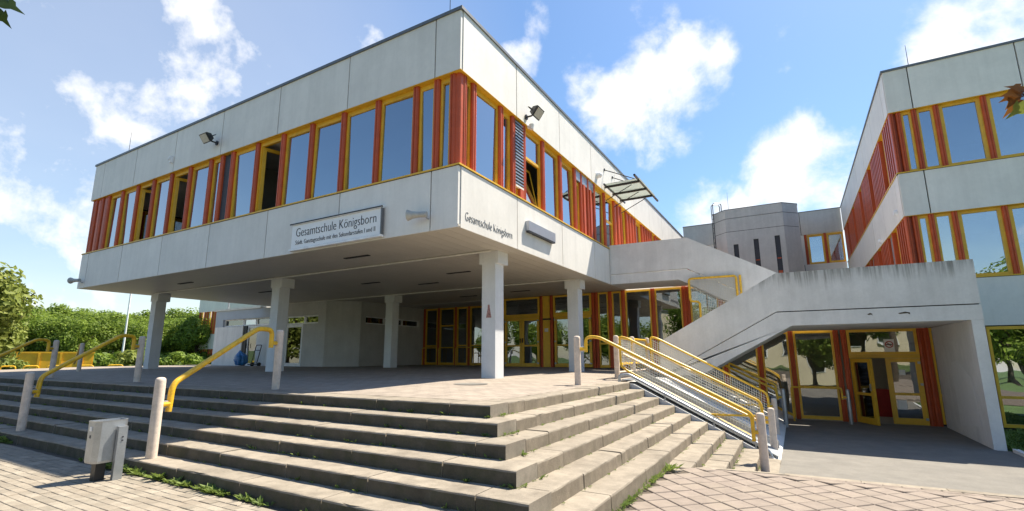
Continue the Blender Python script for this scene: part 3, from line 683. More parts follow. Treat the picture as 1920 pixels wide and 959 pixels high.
for za, zb in ((RB['s3'], RB['pb']), (RB['s2'], RB['b3'])):
    MB().box(XR+.002, XE, YR+.002, YR+.26, zb-.012, zb-.001).box(XR+.002, XR+.26, YR+.26, YRE, zb-.012, zb-.001).build('head_trim', 'yellow', wing)
    ps = [3.27, 3.43, 3.81, 4.33, 5.385, 6.42, 7.46, 8.5, 9.54, 10.6]
    for u in ps[1:]: post_mesh(RW, u, .13, za, zb-.012).build('window_post', 'red', wing)
    post_mesh(RW, 3.25, .10, za, zb-.012, -.02).build('window_post', 'red', wing)
    for a, b in zip(ps[1:-1], ps[2:]): window(wing, RW, a+.065, b-.065, za, zb-.012, .06 if b-a < .6 else .09, .09, .09)
    yv = YR+.12; k = 0
    while yv < YRE-.2:
        if k % 9 in (5,):
            window(wing, RS, yv+.06, yv+.62, za, zb-.012, .05); yv += .72
        elif k % 13 == 7 and za < 4:
            MB().fb(RS, yv+.05, yv+.55, -.14, -.09, za, zb-.012).build('louvre_panel', 'galv', wing); yv += .62
        else:
            slat(wing, RS, yv+.09, .12, za, zb-.012, -.02, .16); yv += .30
        k += 1
    MB().fb(RS, YR+.1, YRE, -.26, -.2, za, zb).build('slat_backing', mat('slat_backing', (.13, .03, .02), .7), wing)
MB().box(XR+.3, XE, YR+.3, YRE, RB['pb']+.02, RB['pb']+.08).box(XR+.3, XE, YR+.3, YRE, 4.68, 4.74).box(XR+.3, XE, YR+.3, YRE, 5.55, 5.6).box(XR+.3, XE, YR+.3, YRE, 2.2, 2.25).build('floor_slab', 'ceil', wing)
MB().box(XR+.3, XE, 22.5, 22.6, -1.4, 8).box(6.9, 7.0, YR+.3, 22.5, 1.5, 8).box(XE-.05, XE, YR, YRE, -1.4, 9.2).build('inner_wall', 'room', wing)
for xx in (4.9, 6.2): MB().box(xx-.5, xx+.5, 19.8, 19.95, 4.62, 4.67).build('ceiling_lamp', 'strip', wing)
for (yv, z) in ((19.0, 4.95), (22.6, 4.75)): MB().cyl((XR+.01, yv, z), (XR-.09, yv, z), .10, .07, n=14).build('bulkhead_lamp', 'white_pvc', wing)
# ground level glazing below the stair: posts, windows, doors
ZG = -1.39; ZGT = 1.30
gposts = [(-3.12, .05), (-2.06, -.45), (-1.01, -.95), (-.10, ZG), (1.105, ZG), (1.30, ZG), (3.115, ZG), (3.25, ZG)]
for u, zb in gposts: gpost(wing, G18, u, .14 if u > .5 else .13, zb, ZGT if u > -1.2 else 2.95)
def glaz_poly(u0, u1, za, zb, zt):     # sloping bottom window
    w = MB(); th = .07
    o = 18.12
    def bar(p, q, h): w.prism([p, q, (q[0], q[1]+h), (p[0], p[1]+h)], 'y', o, o+.07)
    bar((u0, za), (u1, zb), .08); bar((u0, zt-.08), (u1, zt-.08), .08)
    w.box(u0, u0+.05, o+.002, o+.068, za+.06, zt-.08).box(u1-.05, u1, o+.002, o+.068, zb+.06, zt-.08)
    wd = w.build('window', 'yellow', wing)
    MB().prism([(u0+.05, za+.05), (u1-.05, zb+.05), (u1-.05, zt-.08), (u0+.05, zt-.08)], 'y', o+.03, o+.038).build('pane', 'glassB', wd)
    return wd
glaz_poly(-3.05, -2.13, .07, -.39, 2.95); glaz_poly(-1.99, -1.08, -.46, -.91, 2.95); glaz_poly(-.94, -.17, -.98, ZG+.03, ZGT)
window(wing, G18, -.03, 1.03, ZG+.02, ZGT, .06, .08, .10, -.02, 'glassB', 'yellow', -.42)
window(wing, G18, 1.375, 3.04, .56, ZGT, .07, .08, .08, 0, 'glassB', 'yellow')
MB().fb(G18, 1.375, 3.04, -.10, .008, .46, .558).build('door_head', 'yellow', wing)
rd = window(wing, G18, 2.235, 3.03, ZG+.01, .455, .12, .11, .17, 0, 'glassB', 'yellow', -.55); rd.name = 'door'
for zz in (-1.25, -.3, .3): MB().fb(G18, 2.96, 3.02, 0, .035, zz, zz+.06).build('hinge', 'galv', rd)
MB().fb(G18, 2.52, 2.66, -.033, -.028, -.02, .13).build('door_notice', 'paper', rd); MB().fb(G18, 2.38, 2.60, -.033, -.028, -.98, -.72).build('door_notice', 'paper', rd)
# left leaf standing open
ang = R(-62); hp = (1.40, 18.08); e = (math.cos(ang), math.sin(ang)); DL = (hp, e, (e[1], -e[0]))
ld = window(wing, DL, .02, .86, ZG+.02, .45, .11, .11, .17, 0.03, 'glassB', 'yellow', -.55); ld.name = 'door'
MB().fb(DL, .78, .80, .02, .075, -.45, -.25).build('handle', 'galv', ld)
ns_ = MB().fb(G18, 2.26, 2.50, .002, .01, .64, 1.00).build('no_smoking_sign', 'paper', wing)
ring = MB()
for k in range(24):
    a0, a1 = 2*math.pi*k/24, 2*math.pi*(k+1)/24
    ring.add([(2.38+math.cos(t)*r_, 18.085, .85+math.sin(t)*r_) for t, r_ in ((a0, .098), (a1, .098), (a1, .075), (a0, .075))], [(0, 1, 2, 3)])
ring.add([(2.38-.07, 18.085, .91), (2.38-.05, 18.085, .92), (2.38+.07, 18.085, .79), (2.38+.05, 18.085, .78)], [(0, 1, 2, 3)])
ring.build('sign_ring', 'red_plastic', ns_); MB().box(2.31, 2.45, 18.083, 18.087, .835, .86).build('sign_cigarette', 'ink', ns_)
window(wing, G18, 3.33, 4.5, ZG+.06, ZGT, .05, .08, .09, -.02, 'glassA', 'yellow', -.56); window(wing, G18, 4.54, 6.4, ZG+.06, ZGT, .06, .08, .09, -.02, 'glassA', 'yellow', -.56); window(wing, G18, 6.44, 8.4, ZG+.06, ZGT, .06, .08, .09, -.02, 'glassA', 'yellow', -.56)
MB().fb(G18, 3.3, 9, -.1, -.09, ZG, -.60).build('dark_apron', 'dark', wing)
MB().box(-3.2, XE, 18.2, 24, -1.44, -1.40).build('entrance_floor', 'room', wing); MB().box(-1.0, XE, 18.25, 24, 1.34, 1.40).build('entrance_ceiling', 'ceil', wing)
MB().box(-3.2, XE, 23.9, 24, -1.4, 3).box(-3.25, -3.15, 18.3, 24, -1.4, 0.0).build('entrance_wall', 'room', wing)
MB().box(2.1, 2.5, 20.2, 20.6, -1.4, -.55).build('waiting_chair', 'red_plastic', wing)
# link building and octagonal tower behind
lk = thing('link_building', 'small grey link building with two yellow windows beside the octagonal tower', 'building')
FK = ((0, 34.8), (1, 0), (0, -1))
panels(lk, FK, [-6.0, 1.0, XR-.01], 7.88, 9.32, m='conc_tower'); panels(lk, FK, [-6, 1.0, XR-.01], 4.2, 6.0, m='panel')
MB().box(-6, XR-.02, 34.78, 35.4, 9.32, 9.37).build('coping', 'coping', lk); B(lk, 'rear_wall', 'room', -6, XR, 39, 39.1, -1.4, 9.3)
window(lk, FK, 1.3, 2.15, 6.02, 7.86, .10, .12, .12); window(lk, FK, 2.30, 3.15, 6.02, 7.86, .10, .12, .12); 
for u in (1.2, 2.22): post_mesh(FK, u, .14, 6.0, 7.88).build('window_post', 'red', lk)
B(lk, 'floor_slab', 'ceil', -6, XR, 35.1, 39, 7.9, 7.95); B(lk, 'wall', 'panel', -6, 1.12, 34.85, 35, 6.0, 7.88); B(lk, 'base_wall', 'conc_tower', -6, XR, 34.9, 35.1, -1.4, 4.2)
tw = thing('octagonal_tower', 'grey concrete octagonal stair tower with three slit windows behind the stair', 'tower')
ZTW = 9.10; ch = .76; cx0, cx1, ty0 = -2.9, .11, 31.0; dp = 3.0
octo = [(cx0, ty0), (cx1, ty0), (cx1+ch, ty0+ch), (cx1+ch, ty0+dp), (cx0-ch, ty0+dp), (cx0-ch, ty0+ch)]
levels = [-1.4, 2.2, 5.02, 7.74, 8.55, ZTW]
def inset(poly, k):
    c = np.mean(poly, 0); return [tuple(c+(np.array(p)-c)*(1-k)) for p in poly]
slits = [(-2.43, 6.95), (-1.36, 7.15), (-.28, 7.22)]
for a, b in zip(levels[:-1], levels[1:]):
    # front face is pieced around the slits, the other faces are a ring
    mb = MB(); P = octo; n = len(P)
    for i in range(1, n):
        j = (i+1) % n
        mb.add([(P[i][0], P[i][1], a+.012), (P[j][0], P[j][1], a+.012), (P[j][0], P[j][1], b-.012), (P[i][0], P[i][1], b-.012)], [(0, 1, 2, 3)])
    us = [cx0]+[c for s in slits for c in (s[0]-.13, s[0]+.13)]+[cx1]
    for k in range(0, len(us), 2): mb.add([(us[k], ty0, a+.012), (us[k+1], ty0, a+.012), (us[k+1], ty0, b-.012), (us[k], ty0, b-.012)], [(0, 1, 2, 3)])
    for s, zt in slits:
        if b-.012 > zt+.02: mb.add([(s-.13, ty0, max(a+.012, zt)), (s+.13, ty0, max(a+.012, zt)), (s+.13, ty0, b-.012), (s-.13, ty0, b-.012)], [(0, 1, 2, 3)])
    mb.build('concrete_ring', 'conc_tower', tw)
MB().prism(inset(octo, .02)[:1]+inset(octo, .02)[1:], 'z', 8.6, ZTW-.01).build('roof', 'coping', tw)
MB().prism([(p[0]*1.0, p[1]) for p in inset(octo, -.008)], 'z', ZTW-.012, ZTW+.03).build('coping', 'coping', tw)
core_b = MB().prism(inset([(cx0, ty0+.30), (cx1, ty0+.30), (cx1+ch, ty0+ch+.2), (cx1+ch, ty0+dp), (cx0-ch, ty0+dp), (cx0-ch, ty0+ch+.2)], .012), 'z', -1.4, 8.5).build('inner_core', 'panel_back', tw)
for s, zt in slits:
    w = MB().box(s-.13, s+.13, ty0+.10, ty0+.13, 2.0, zt).build('slit_window', 'navy', tw)
    for zz in (5.0, 5.9): MB().box(s-.128, s+.128, ty0+.06, ty0+.099, zz, zz+.22 if zz < 5.5 else zz+.06).build('spandrel', 'red', w)
    MB().box(s-.13, s-.10, ty0+.04, ty0+.10, 2, zt).box(s+.10, s+.13, ty0+.04, ty0+.10, 2, zt).build('slit_frame', 'dark', w)
lad = thing('roof_ladder', 'thin steel ladder hoop rising over the tower parapet', 'ladder')
for dx in (0, .32): MB().tube([(-3.70+dx*.4, 31.72-dx, 5), (-3.70+dx*.4, 31.72-dx, 9.75), (-3.25+dx*.4, 32.0-dx, 9.75), (-3.25+dx*.4, 32.0-dx, 9.05)], .025, 6, .15).build('ladder_rail', 'lamp', lad)
for k in range(14): MB().cyl((-3.70, 31.72, 5.2+k*.3), (-3.57, 31.40, 5.2+k*.3), .012, n=6).build('ladder_rung', 'lamp', lad)

# ------------------------------------------------------------------ outside stair
st = thing('outside_stair', 'pale concrete outside stair with solid parapets, landing and pier', 'stair')
YW = 14.33; sl = .560
fx = lambda x, x0, z0: z0+(x-x0)*sl
g = .013
xb = -3.32
MB().prism([(3.58, 1.64+g), (3.58, 2.63), (-.26, 2.645), (xb, fx(xb, -.26, 2.645)), (xb, fx(xb, -.33, 1.64+g)), (-.33, 1.64+g)], 'y', YW, YW+.18).build('front_parapet', 'conc_stain', st)
MB().prism([(3.58, 1.30), (3.58, 1.64-g), (-.33, 1.64-g), (xb, fx(xb, -.33, 1.64-g)), (xb, .02), (-2.27, .02), (-.02, 1.285)], 'y', YW-.001, YW+1.75).build('front_flight', 'conc', st)
MB().prism([(3.56, 1.50), (3.56, 1.66), (-.3, 1.66), (-2.9, .2), (-2.9, .1), (-.28, 1.5)], 'y', YW+.06, YW+.17).build('parapet_core', 'panel_back', st)
B(st, 'landing', 'conc', -.02, 3.57, YW+1.752, 18.02, 1.31, 1.63)
B(st, 'pier', 'conc', 3.375, 3.578, YW+.003, 18.04, -1.45, 1.298)
B(st, 'end_parapet', 'conc', 3.38, 3.577, YW+.182, 18.03, 1.632, 2.628)
B(st, 'rear_parapet', 'conc', .3, 3.378, 17.86, 18.03, 1.632, 2.62)
YB = 16.41
MB().prism([(XC+.006, 3.32+g), (XC+.006, 4.375), (-2.735, 4.345), (.26, fx(.26, -2.735, 4.345)-2*(.26+2.735)*sl), (.26, 1.66), (.15, 1.66), (-2.79, 3.315+g)], 'y', YB, YB+.18).build('upper_parapet', 'conc', st)
MB().prism([(XC+.006, 2.985), (XC+.006, 3.32-g), (-2.79, 3.31-g), (.14, 1.65), (.14, 1.33), (-.12, 1.33), (-3.06, 2.98)], 'y', YB-.001, 18.0).build('upper_flight', 'conc', st)
for k in range(11): B(st, 'step', 'step', -.32-.265*(k+1), -.32-.265*k+.03, YW+.182, YB-.2, 1.64-.149*(k+1)-.1, 1.64-.149*(k+1))
for k in range(11): B(st, 'step', 'step', -.1-.262*(k+1), -.1-.262*k+.03, YB+.182, 17.98, 1.64+.15*(k+1)-.14, 1.64+.15*(k+1))
patch = MB().prism([(14.9, -1.0), (16.6, -1.18), (16.55, .36), (16.0, .42), (15.05, .02)], 'x', 3.3705, 3.3745).build('repair_patch', 'pale', st)
# rust marks on the stringer
for xx, w_ in ((1.55, .10), (2.13, .22)):
    MB().prism([(xx, 1.50), (xx+w_*.6, 1.53), (xx+w_, 1.51), (xx+w_, 1.46), (xx+w_*.8, 1.49), (xx+.03, 1.48)], 'y', YW-.0045, YW-.0015).build('rust_mark', 'bark', st)

# mesh guard over the flight gap
def wire(mb, P00, P10, P11, P01, nu, nv, r=.006):
    P = lambda a, b: Vector(P00)*(1-a)*(1-b)+Vector(P10)*a*(1-b)+Vector(P11)*a*b+Vector(P01)*(1-a)*b
    for i in range(1, nu): mb.cyl(P(i/nu, 0), P(i/nu, 1), r, n=4, cap=False)
    for j in range(1, nv): mb.cyl(P(0, j/nv), P(1, j/nv), r, n=4, cap=False)
    return mb
gd = thing('mesh_guard', 'yellow framed wire mesh guard between the upper and lower stair flights', 'guard')
yg = 16.30
MB().tube([(-1.36, yg, 1.35), (-1.36, yg, 2.95), (-2.74, yg, 2.96), (-2.74, yg, 2.24), (-2.46, yg, 2.21), (-2.46, yg, 1.1)], .035, 8, .09).build('frame', 'yrail', gd)
MB().tube([(-1.25, yg, 1.3), (-1.25, yg, 2.96)], .035, 8).build('post', 'yrail', gd)
wire(MB(), (-2.46, yg, 1.2), (-1.38, yg, 1.4), (-1.38, yg, 2.93), (-2.46, yg, 2.93), 22, 34).build('mesh', 'mesh', gd)
wire(MB(), (-2.72, yg, 2.25), (-2.47, yg, 2.25), (-2.47, yg, 2.94), (-2.72, yg, 2.94), 5, 14).build('mesh', 'mesh', gd)

# ------------------------------------------------------------------ bollards and handrails
def bollard(parent, x, y, z0, z1, r=.062, m='bollard'):
    mb = MB(); ring = [(r*1.03, z0-.05), (r, z1-.05), (r*.93, z1-.022), (r*.7, z1-.006), (r*.3, z1)]
    n = 16; vs = [(x+rr*math.cos(2*math.pi*k/n), y+rr*math.sin(2*math.pi*k/n), zz) for rr, zz in ring for k in range(n)]
    fs = [(j*n+k, j*n+(k+1) % n, (j+1)*n+(k+1) % n, (j+1)*n+k) for j in range(len(ring)-1) for k in range(n)]+[tuple(range((len(ring)-1)*n, len(ring)*n))]
    return mb.add(vs, fs).build('post', m, parent, True)
def bracket(parent, p, q):
    MB().cyl(p, q, .034, n=10).build('bracket', 'yrail', parent)
    c = (Vector(p)+Vector(q))/2
    for dz in (.035, -.035): MB().cyl(Vector(p)+Vector((0, 0, dz)), Vector(q)+Vector((0, 0, dz)), .014, n=6).build('bolt', 'galv', parent)
def step_rail(label, xu, yu, xl, yl, lowpost=True):
    t = thing('handrail', label, 'handrail', 'yellow handrails on the front steps', loc=(0, 0, 0))
    bollard(t, xu, yu, 0, 1.01)
    if lowpost: bollard(t, xl, yl, -.72, .29)
    x0 = xu; yr0 = yu-.17; yr1 = yl+.17
    fx_ = lambda s: xu+(xl-xu)*s
    tb = MB().tube([(fx_(.05), yr0, .70), (fx_(.05), yr0, 1.0), (fx_(.2), yr0-.30, 1.01), (fx_(.93), yr1, .20), (fx_(.94), yr1-.02, -.16)], .039, 12, .10).build('rail', 'yrail', t, True)
    bracket(t, (fx_(.05), yr0, .78), (xu, yu-.05, .78)); 
    if lowpost: bracket(t, (fx_(.94), yr1, -.06), (xl, yl+.05, -.06))
    return t
step_rail('thick yellow handrail between pale posts on the front steps, nearest the litter bin', -7.72, 5.42, -7.24, 3.40)
step_rail('yellow handrail on the front steps, second from the litter bin', -12.70, 5.48, -11.90, 3.45)
step_rail('yellow handrail on the front steps cut off by the left picture edge', -17.57, 5.52, -16.6, 3.46)
# far side of the platform
t = thing('handrail', 'small far yellow handrail at the left end of the platform', 'handrail', 'yellow handrails on the front steps'); p0 = onz(147, 697, .05)
bollard(t, p0[0], p0[1], .05, 1.03); MB().tube([(p0[0]-.25, p0[1]+.1, .7), (p0[0]-.25, p0[1]+.1, 1.0), (p0[0]-.7, p0[1]+.2, 1.0), (p0[0]-2.2, p0[1]+.6, .3)], .04, 10, .1).build('rail', 'yrail', t, True); bracket(t, (p0[0]-.25, p0[1]+.1, .78), (p0[0], p0[1], .78))
# side steps handrail R1
t = thing('handrail', 'single yellow handrail over the side steps between two pale posts', 'handrail')
bollard(t, -3.63, 8.93, pz(-3.6, 8.9), .93); bollard(t, -.60, 9.26, -1.3, -.37, .066)
MB().tube([(-3.46, 8.95, .62), (-3.46, 8.95, .905), (-3.22, 8.97, .905), (-.78, 9.22, -.36), (-.72, 9.22, -.42), (-.72, 9.22, -.82)], .030, 12, .11).build('rail', 'yrail', t, True)
bracket(t, (-3.46, 8.95, .68), (-3.58, 8.94, .68)); bracket(t, (-.72, 9.22, -.68), (-.62, 9.25, -.68))
# mesh railings R2, R3 down the ramp
def mesh_rail(label, y, xt, xb_, zt, zl, hgt, postY, base):
    t = thing('ramp_railing', label, 'railing', 'yellow mesh railings beside the ramp')
    r = .027
    A = (xt, y, zt); Bq = (xb_, y, zl)
    tl = (xt, y, zt-.70); dr = (xb_-.22, y, zl-.62)
    MB().tube([(xb_+.02, y, zl-.42), (xb_, y, zl), (xt+.16, y, zt-.04), (xt, y, zt), (xt, y, zt-.66), (xt+.14, y, zt-.78), (xb_-.25, y, zl-.66)], r, 10, .10).build('frame', 'yrail', t, True)
    MB().tube([(xt+.05, y+.03, zt-.40), (xb_-.1, y+.03, zl-.36)], r*.9, 8).build('middle_rail', 'yrail', t, True)
    MB().tube([(xb_-.95, y, zl-.30), (xb_-.12, y, zl-.28)], r*.8, 8).build('brace', 'yrail', t, True)
    wire(MB(), (xt+.02, y, zt-.70), (xb_-.05, y, zl-.66), (xb_-.02, y, zl-.03), (xt+.02, y, zt-.03), 52, 11, .0058).build('mesh', 'mesh', t)
    bollard(t, postY[0], postY[1], postY[2], postY[3]); bollard(t, base[0], base[1], base[2], base[3])
    bracket(t, (xt, y, zt-.2), (postY[0], postY[1], zt-.2)); bracket(t, (xb_, y, zl-.3), (base[0]-.04, base[1], zl-.3)); bracket(t, (xb_+.01, y, zl-.38), (base[0]-.04, base[1], zl-.38))
    return t
mesh_rail('yellow mesh railing beside the metal chute, nearest the side steps', 11.28, -3.52, -.70, .99, -.36, .7, (-3.72, 11.62, .05, 1.03), (-.53, 11.2, -1.4, -.46))
mesh_rail('yellow mesh railing farther from the side steps, against the white stair wall', 13.5, -3.36, -.68, 1.05, -.34, .6, (-3.72, 14.5, .08, 1.06), (-.56, 13.66, -1.4, -.46))
# guard panels across the top
t = thing('guard_railing', 'yellow mesh guard panels between pale posts at the head of the ramp', 'railing')
bollard(t, -3.74, 13.06, .07, 1.05)
for ya, yb in ((11.72, 12.96), (13.16, 14.40)):
    MB().tube([(-3.73, ya, .35), (-3.73, ya, .98), (-3.73, yb, .98), (-3.73, yb, .35), (-3.73, ya+.05, .35)], .03, 8, .08).build('frame', 'yrail', t, True)
    wire(MB(), (-3.73, ya, .36), (-3.73, yb, .36), (-3.73, yb, .97), (-3.73, ya, .97), 22, 11, .0058).build('mesh', 'mesh', t)
    MB().tube([(-3.73, ya-.05, .16), (-3.73, yb+.05, .16)], .022, 8).build('low_rail', 'bollard', t)
# R4: double yellow handrail by the glazing
t = thing('handrail', 'double yellow handrail in front of the lower glazing ending at a grey post', 'handrail')
bollard(t, -.41, 16.0, -1.4, -.36, .058, 'galv'); bollard(t, -3.2, 15.95, .05, 1.0, .055, 'galv')
for dz in (0, -.13): MB().tube([(-3.05, 15.95, 1.02+dz), (-.72, 15.95, -.20+dz), (-.58, 15.95, -.27+dz), (-.55, 15.95, -.66)], .03, 8, .09).build('rail', 'yrail', t, True)
bracket(t, (-.55, 15.95, -.6), (-.44, 16.0, -.6)); bracket(t, (-3.05, 15.95, .9), (-3.2, 15.95, .9))
# window guard rail beside the entrance doors
t = thing('handrail', 'low yellow guard rail before the window left of the open doors', 'handrail')
bollard(t, 1.19, 17.5, -1.4, -.42, .05, 'galv')
MB().tube([(-.22, 17.55, -.62), (-.22, 17.55, -.40), (1.05, 17.55, -.40), (1.05, 17.55, -.72)], .028, 8, .07).build('rail', 'yrail', t, True); bracket(t, (1.05, 17.55, -.66), (1.17, 17.5, -.66))
MB().cyl((-.22, 17.55, -1.4), (-.22, 17.55, -.62), .028, n=8).build('rail_leg', 'yrail', t)

# ramp body with the metal chute and lower stair beside it
ramp = MB().prism([(-3.37, -1.45), (-3.37, -.03), (-3.03, -.04), (-.42, -1.34), (-.42, -1.45)], 'y', 10.52, 18.05).build('ramp', 'conc'); struct(ramp)
chute = thing('metal_chute', 'grey sheet metal chute with a steel pipe edge beside the side steps', 'chute')
sz = lambda x: -.03-(x+3.03)*.498
MB().prism([(-3.3, .03), (-3.3, .05), (-3.03, .05), (-.45, sz(-.45)+.055), (-.45, sz(-.45)+.035), (-3.03, .03)], 'y', 10.60, 11.43).build('sheet', 'sheet', chute)
MB().prism([(-3.3, .05), (-3.3, .20), (-3.03, .19), (-.45, sz(-.45)+.20), (-.45, sz(-.45)+.055), (-3.03, .05)], 'y', 11.44, 11.455).build('side_sheet', 'sheet', chute)
MB().tube([(-3.34, 10.56, .0), (-3.34, 10.56, .13), (-3.14, 10.56, .16), (-.72, 10.56, -1.08), (-.60, 10.56, -1.16), (-.52, 10.56, -1.36)], .032, 10, .08).build('edge_pipe', 'galv', chute, True)
for xx in (-2.4, -1.5, -.8): MB().cyl((xx, 10.56, sz(xx)-.05), (xx, 10.56, sz(xx)+.16), .014, n=6).build('pipe_support', 'galv', chute)
lst = thing('lower_stair', 'concrete stair in front of the glazing leading down to the doors', 'steps')
for k in range(9): MB().prism([(X0S+TR*k+.02-p[0]*.98, -RI*k+.012+p[1]) for p in prof], 'y', 14.2, 18.02).build('step', 'step', lst)

# ------------------------------------------------------------------ signs, lamps, horns
def text_mesh(s, size, ext, name, m, off=0.0):
    cu = bpy.data.curves.new(name, 'FONT'); cu.body = s; cu.size = size; cu.extrude = ext; cu.resolution_u = 3; cu.offset = off
    ob = bpy.data.objects.new(name, cu); COL.objects.link(ob); bpy.context.view_layer.update()
    me = bpy.data.meshes.new_from_object(ob.evaluated_get(bpy.context.evaluated_depsgraph_get())); bpy.data.objects.remove(ob)
    me.materials.clear(); me.materials.append(MT[m]); return me
def fit_text(s, u0, u1, h, fr_mat, parent, name, m, thick=.004, off=-.012):
    me = text_mesh(s, 1.0, .5, name, m, off); co = np.array([v.co for v in me.vertices]); w = co[:, 0].max()-co[:, 0].min(); cap = .70
    sx = (u1-u0)/w; sz_ = h/cap
    for v in me.vertices: v.co = Vector(((v.co.x-co[:, 0].min())*sx, v.co.y*sz_, v.co.z*thick*2))
    o = link(name, me, parent); o.matrix_local = fr_mat; return o
sgn = thing('name_sign', 'long white sign with dark lettering on the shaded facade', 'sign')
MB().box(-10.22, -7.30, YC-.075, YC-.03, 3.07, 3.65).build('board', 'sign', sgn)
MB().box(-10.26, -7.27, YC-.11, YC-.02, 3.652, 3.70).box(-10.26, -7.27, YC-.11, YC-.02, 3.02, 3.068).build('frame_rail', 'white_pvc', sgn)
MB().box(-10.27, -7.26, YC-.115, YC-.08, 3.660, 3.690).box(-10.24, -7.29, YC-.078, YC-.074, 3.068, 3.080).build('frame_groove', 'ink', sgn)
MB().box(-7.296, -7.27, YC-.10, YC-.03, 3.07, 3.65).build('frame_end', 'coping', sgn)
Mx = lambda x, y, z: Matrix.Translation((x, y, z)) @ Matrix.Rotation(math.pi/2, 4, 'X')
fit_text('Gesamtschule Königsborn', -10.06, -7.44, .215, Mx(-10.06, YC-.0775, 3.355), sgn, 'lettering', 'ink')
fit_text('Städt. Ganztagsschule mit den Sekundarstufen I und II', -10.06, -7.46, .105, Mx(-10.06, YC-.0775, 3.165), sgn, 'lettering', 'ink')
wl = thing('wall_lettering', 'thin dark school name lettering on the sunlit facade', 'lettering')
fit_text('Gesamtschule Königsborn', 7.60, 9.46, .185, Matrix.Translation((XC+.003, 7.58, 3.17)) @ Matrix.Rotation(math.pi/2, 4, 'Z') @ Matrix.Rotation(math.pi/2, 4, 'X'), wl, 'letters', 'ink_grey', .004, -.026)
MB().box(XC+.002, XC+.10, 10.10, 11.62, 3.52, 3.76).build('wall_plate', 'plate'); pl_ = bpy.data.objects['wall_plate']; tag(pl_, 'blank grey metal sign box beside the wall lettering', 'sign')
MB().box(XC+.01, XC+.095, 10.11, 11.61, 3.485, 3.519).build('plate_shade', 'ink', pl_)
def floodlight(label, p, out, side):
    t = thing('floodlight', label, 'floodlight', 'floodlights on the parapet')
    p = Vector(p); o = Vector(out); s = Vector(side); dn = Vector((0, 0, -1))
    aim = (o*.80+dn*.6).normalized(); upv = s.cross(aim).normalized()
    c = p+o*.30+Vector((0, 0, .06))
    MB().tube([p, p+o*.20, c-aim*.10], .022, 8, .05).build('arm', 'lamp', t); MB().cyl(p-o*.01, p+o*.03, .07, n=12).build('base_plate', 'lamp', t)
    def fr_(a, b, d): return c+s*a+upv*b+aim*d
    hw, hh = .175, .135
    vs = [fr_(x*hw*k, y_*hh*k, d) for d, k in ((-.12, .55), (.04, 1), (.08, 1)) for x, y_ in ((-1, -1), (1, -1), (1, 1), (-1, 1))]
    fs = [(3, 2, 1, 0)]+[(j*4+i, j*4+(i+1) % 4, (j+1)*4+(i+1) % 4, (j+1)*4+i) for j in range(2) for i in range(4)]+[(8, 9, 10, 11)]
    MB().add(vs, fs).build('housing', 'lamp', t)
    MB().add([fr_(x*hw*.86, y_*hh*.84, .083) for x, y_ in ((-1, -1), (1, -1), (1, 1), (-1, 1))]+[fr_(x*hw*.86, y_*hh*.84, .088) for x, y_ in ((-1, -1), (1, -1), (1, 1), (-1, 1))], [(0, 1, 2, 3), (7, 6, 5, 4), (0, 4, 5, 1), (1, 5, 6, 2), (2, 6, 7, 3), (3, 7, 4, 0)]).build('lens', 'lampglass', t)
    MB().tube([fr_(-hw-.02, 0, .0), fr_(-hw-.02, 0, -.16), fr_(hw+.02, 0, -.16), fr_(hw+.02, 0, 0)], .012, 6).build('yoke', 'lamp', t)
floodlight('black floodlight on the shaded parapet', (-14.12, YC, 6.72), (0, -1, 0), (1, 0, 0))
floodlight('black floodlight on the sunlit parapet', (XC, 10.18, 6.50), (1, 0, 0), (0, 1, 0))
t = thing('motion_sensor', 'small white dome sensor under the sunlit floodlight', 'sensor')
MB().cyl((XC, 10.3, 6.28), (XC+.10, 10.3, 6.28), .05, n=10).build('arm', 'white_pvc', t); MB().cyl((XC+.10, 10.3, 6.33), (XC+.10, 10.3, 6.20), .07, .05, 12).build('dome', 'white_pvc', t)
gl_ = MB().cyl((XC, 15.4, 6.66), (XC+.14, 15.4, 6.66), .11, .09, 16).cyl((XC+.14, 15.4, 6.66), (XC+.19, 15.4, 6.66), .09, .03, 16).build('wall_lamp', 'white_pvc', None, True); tag(gl_, 'white round wall lamp on the sunlit parapet by the canopy', 'lamp')
def horn(label, p, dirv):
    t = thing('loudspeaker', label, 'loudspeaker', 'horn loudspeakers'); p = Vector(p); d = Vector(dirv).normalized()
    MB().cyl(p, p+d*.12, .06, .06, 14).cyl(p+d*.12, p+d*.30, .055, .075, 14, False).cyl(p+d*.30, p+d*.40, .075, .115, 14, False).build('horn', 'horn', t, True)
    MB().cyl(p+d*.38, p+d*.385, .104, n=14).build('mouth', 'panel_back', t)
    MB().tube([p+d*.06, p+d*.06+Vector((0, .10, -.06)), p+d*.06+Vector((0, .14, -.06))], .014, 6).build('bracket', 'galv', t)
horn('pale horn loudspeaker right of the white name sign', (-6.02, YC-.13, 3.30), (-1, -.35, 0))
horn('grey horn loudspeaker at the far left facade end', (-21.85, YC-.13, 3.24), (-1, -.35, 0))
sp = MB().box(-16.66, -16.58, YC-.09, YC-.002, 6.62, 6.84).box(-16.65, -16.59, YC-.13, YC-.091, 6.70, 6.78).build('wall_sensor', 'white_pvc'); tag(sp, 'tiny white sensor on a parapet joint left of the shaded floodlight', 'sensor')
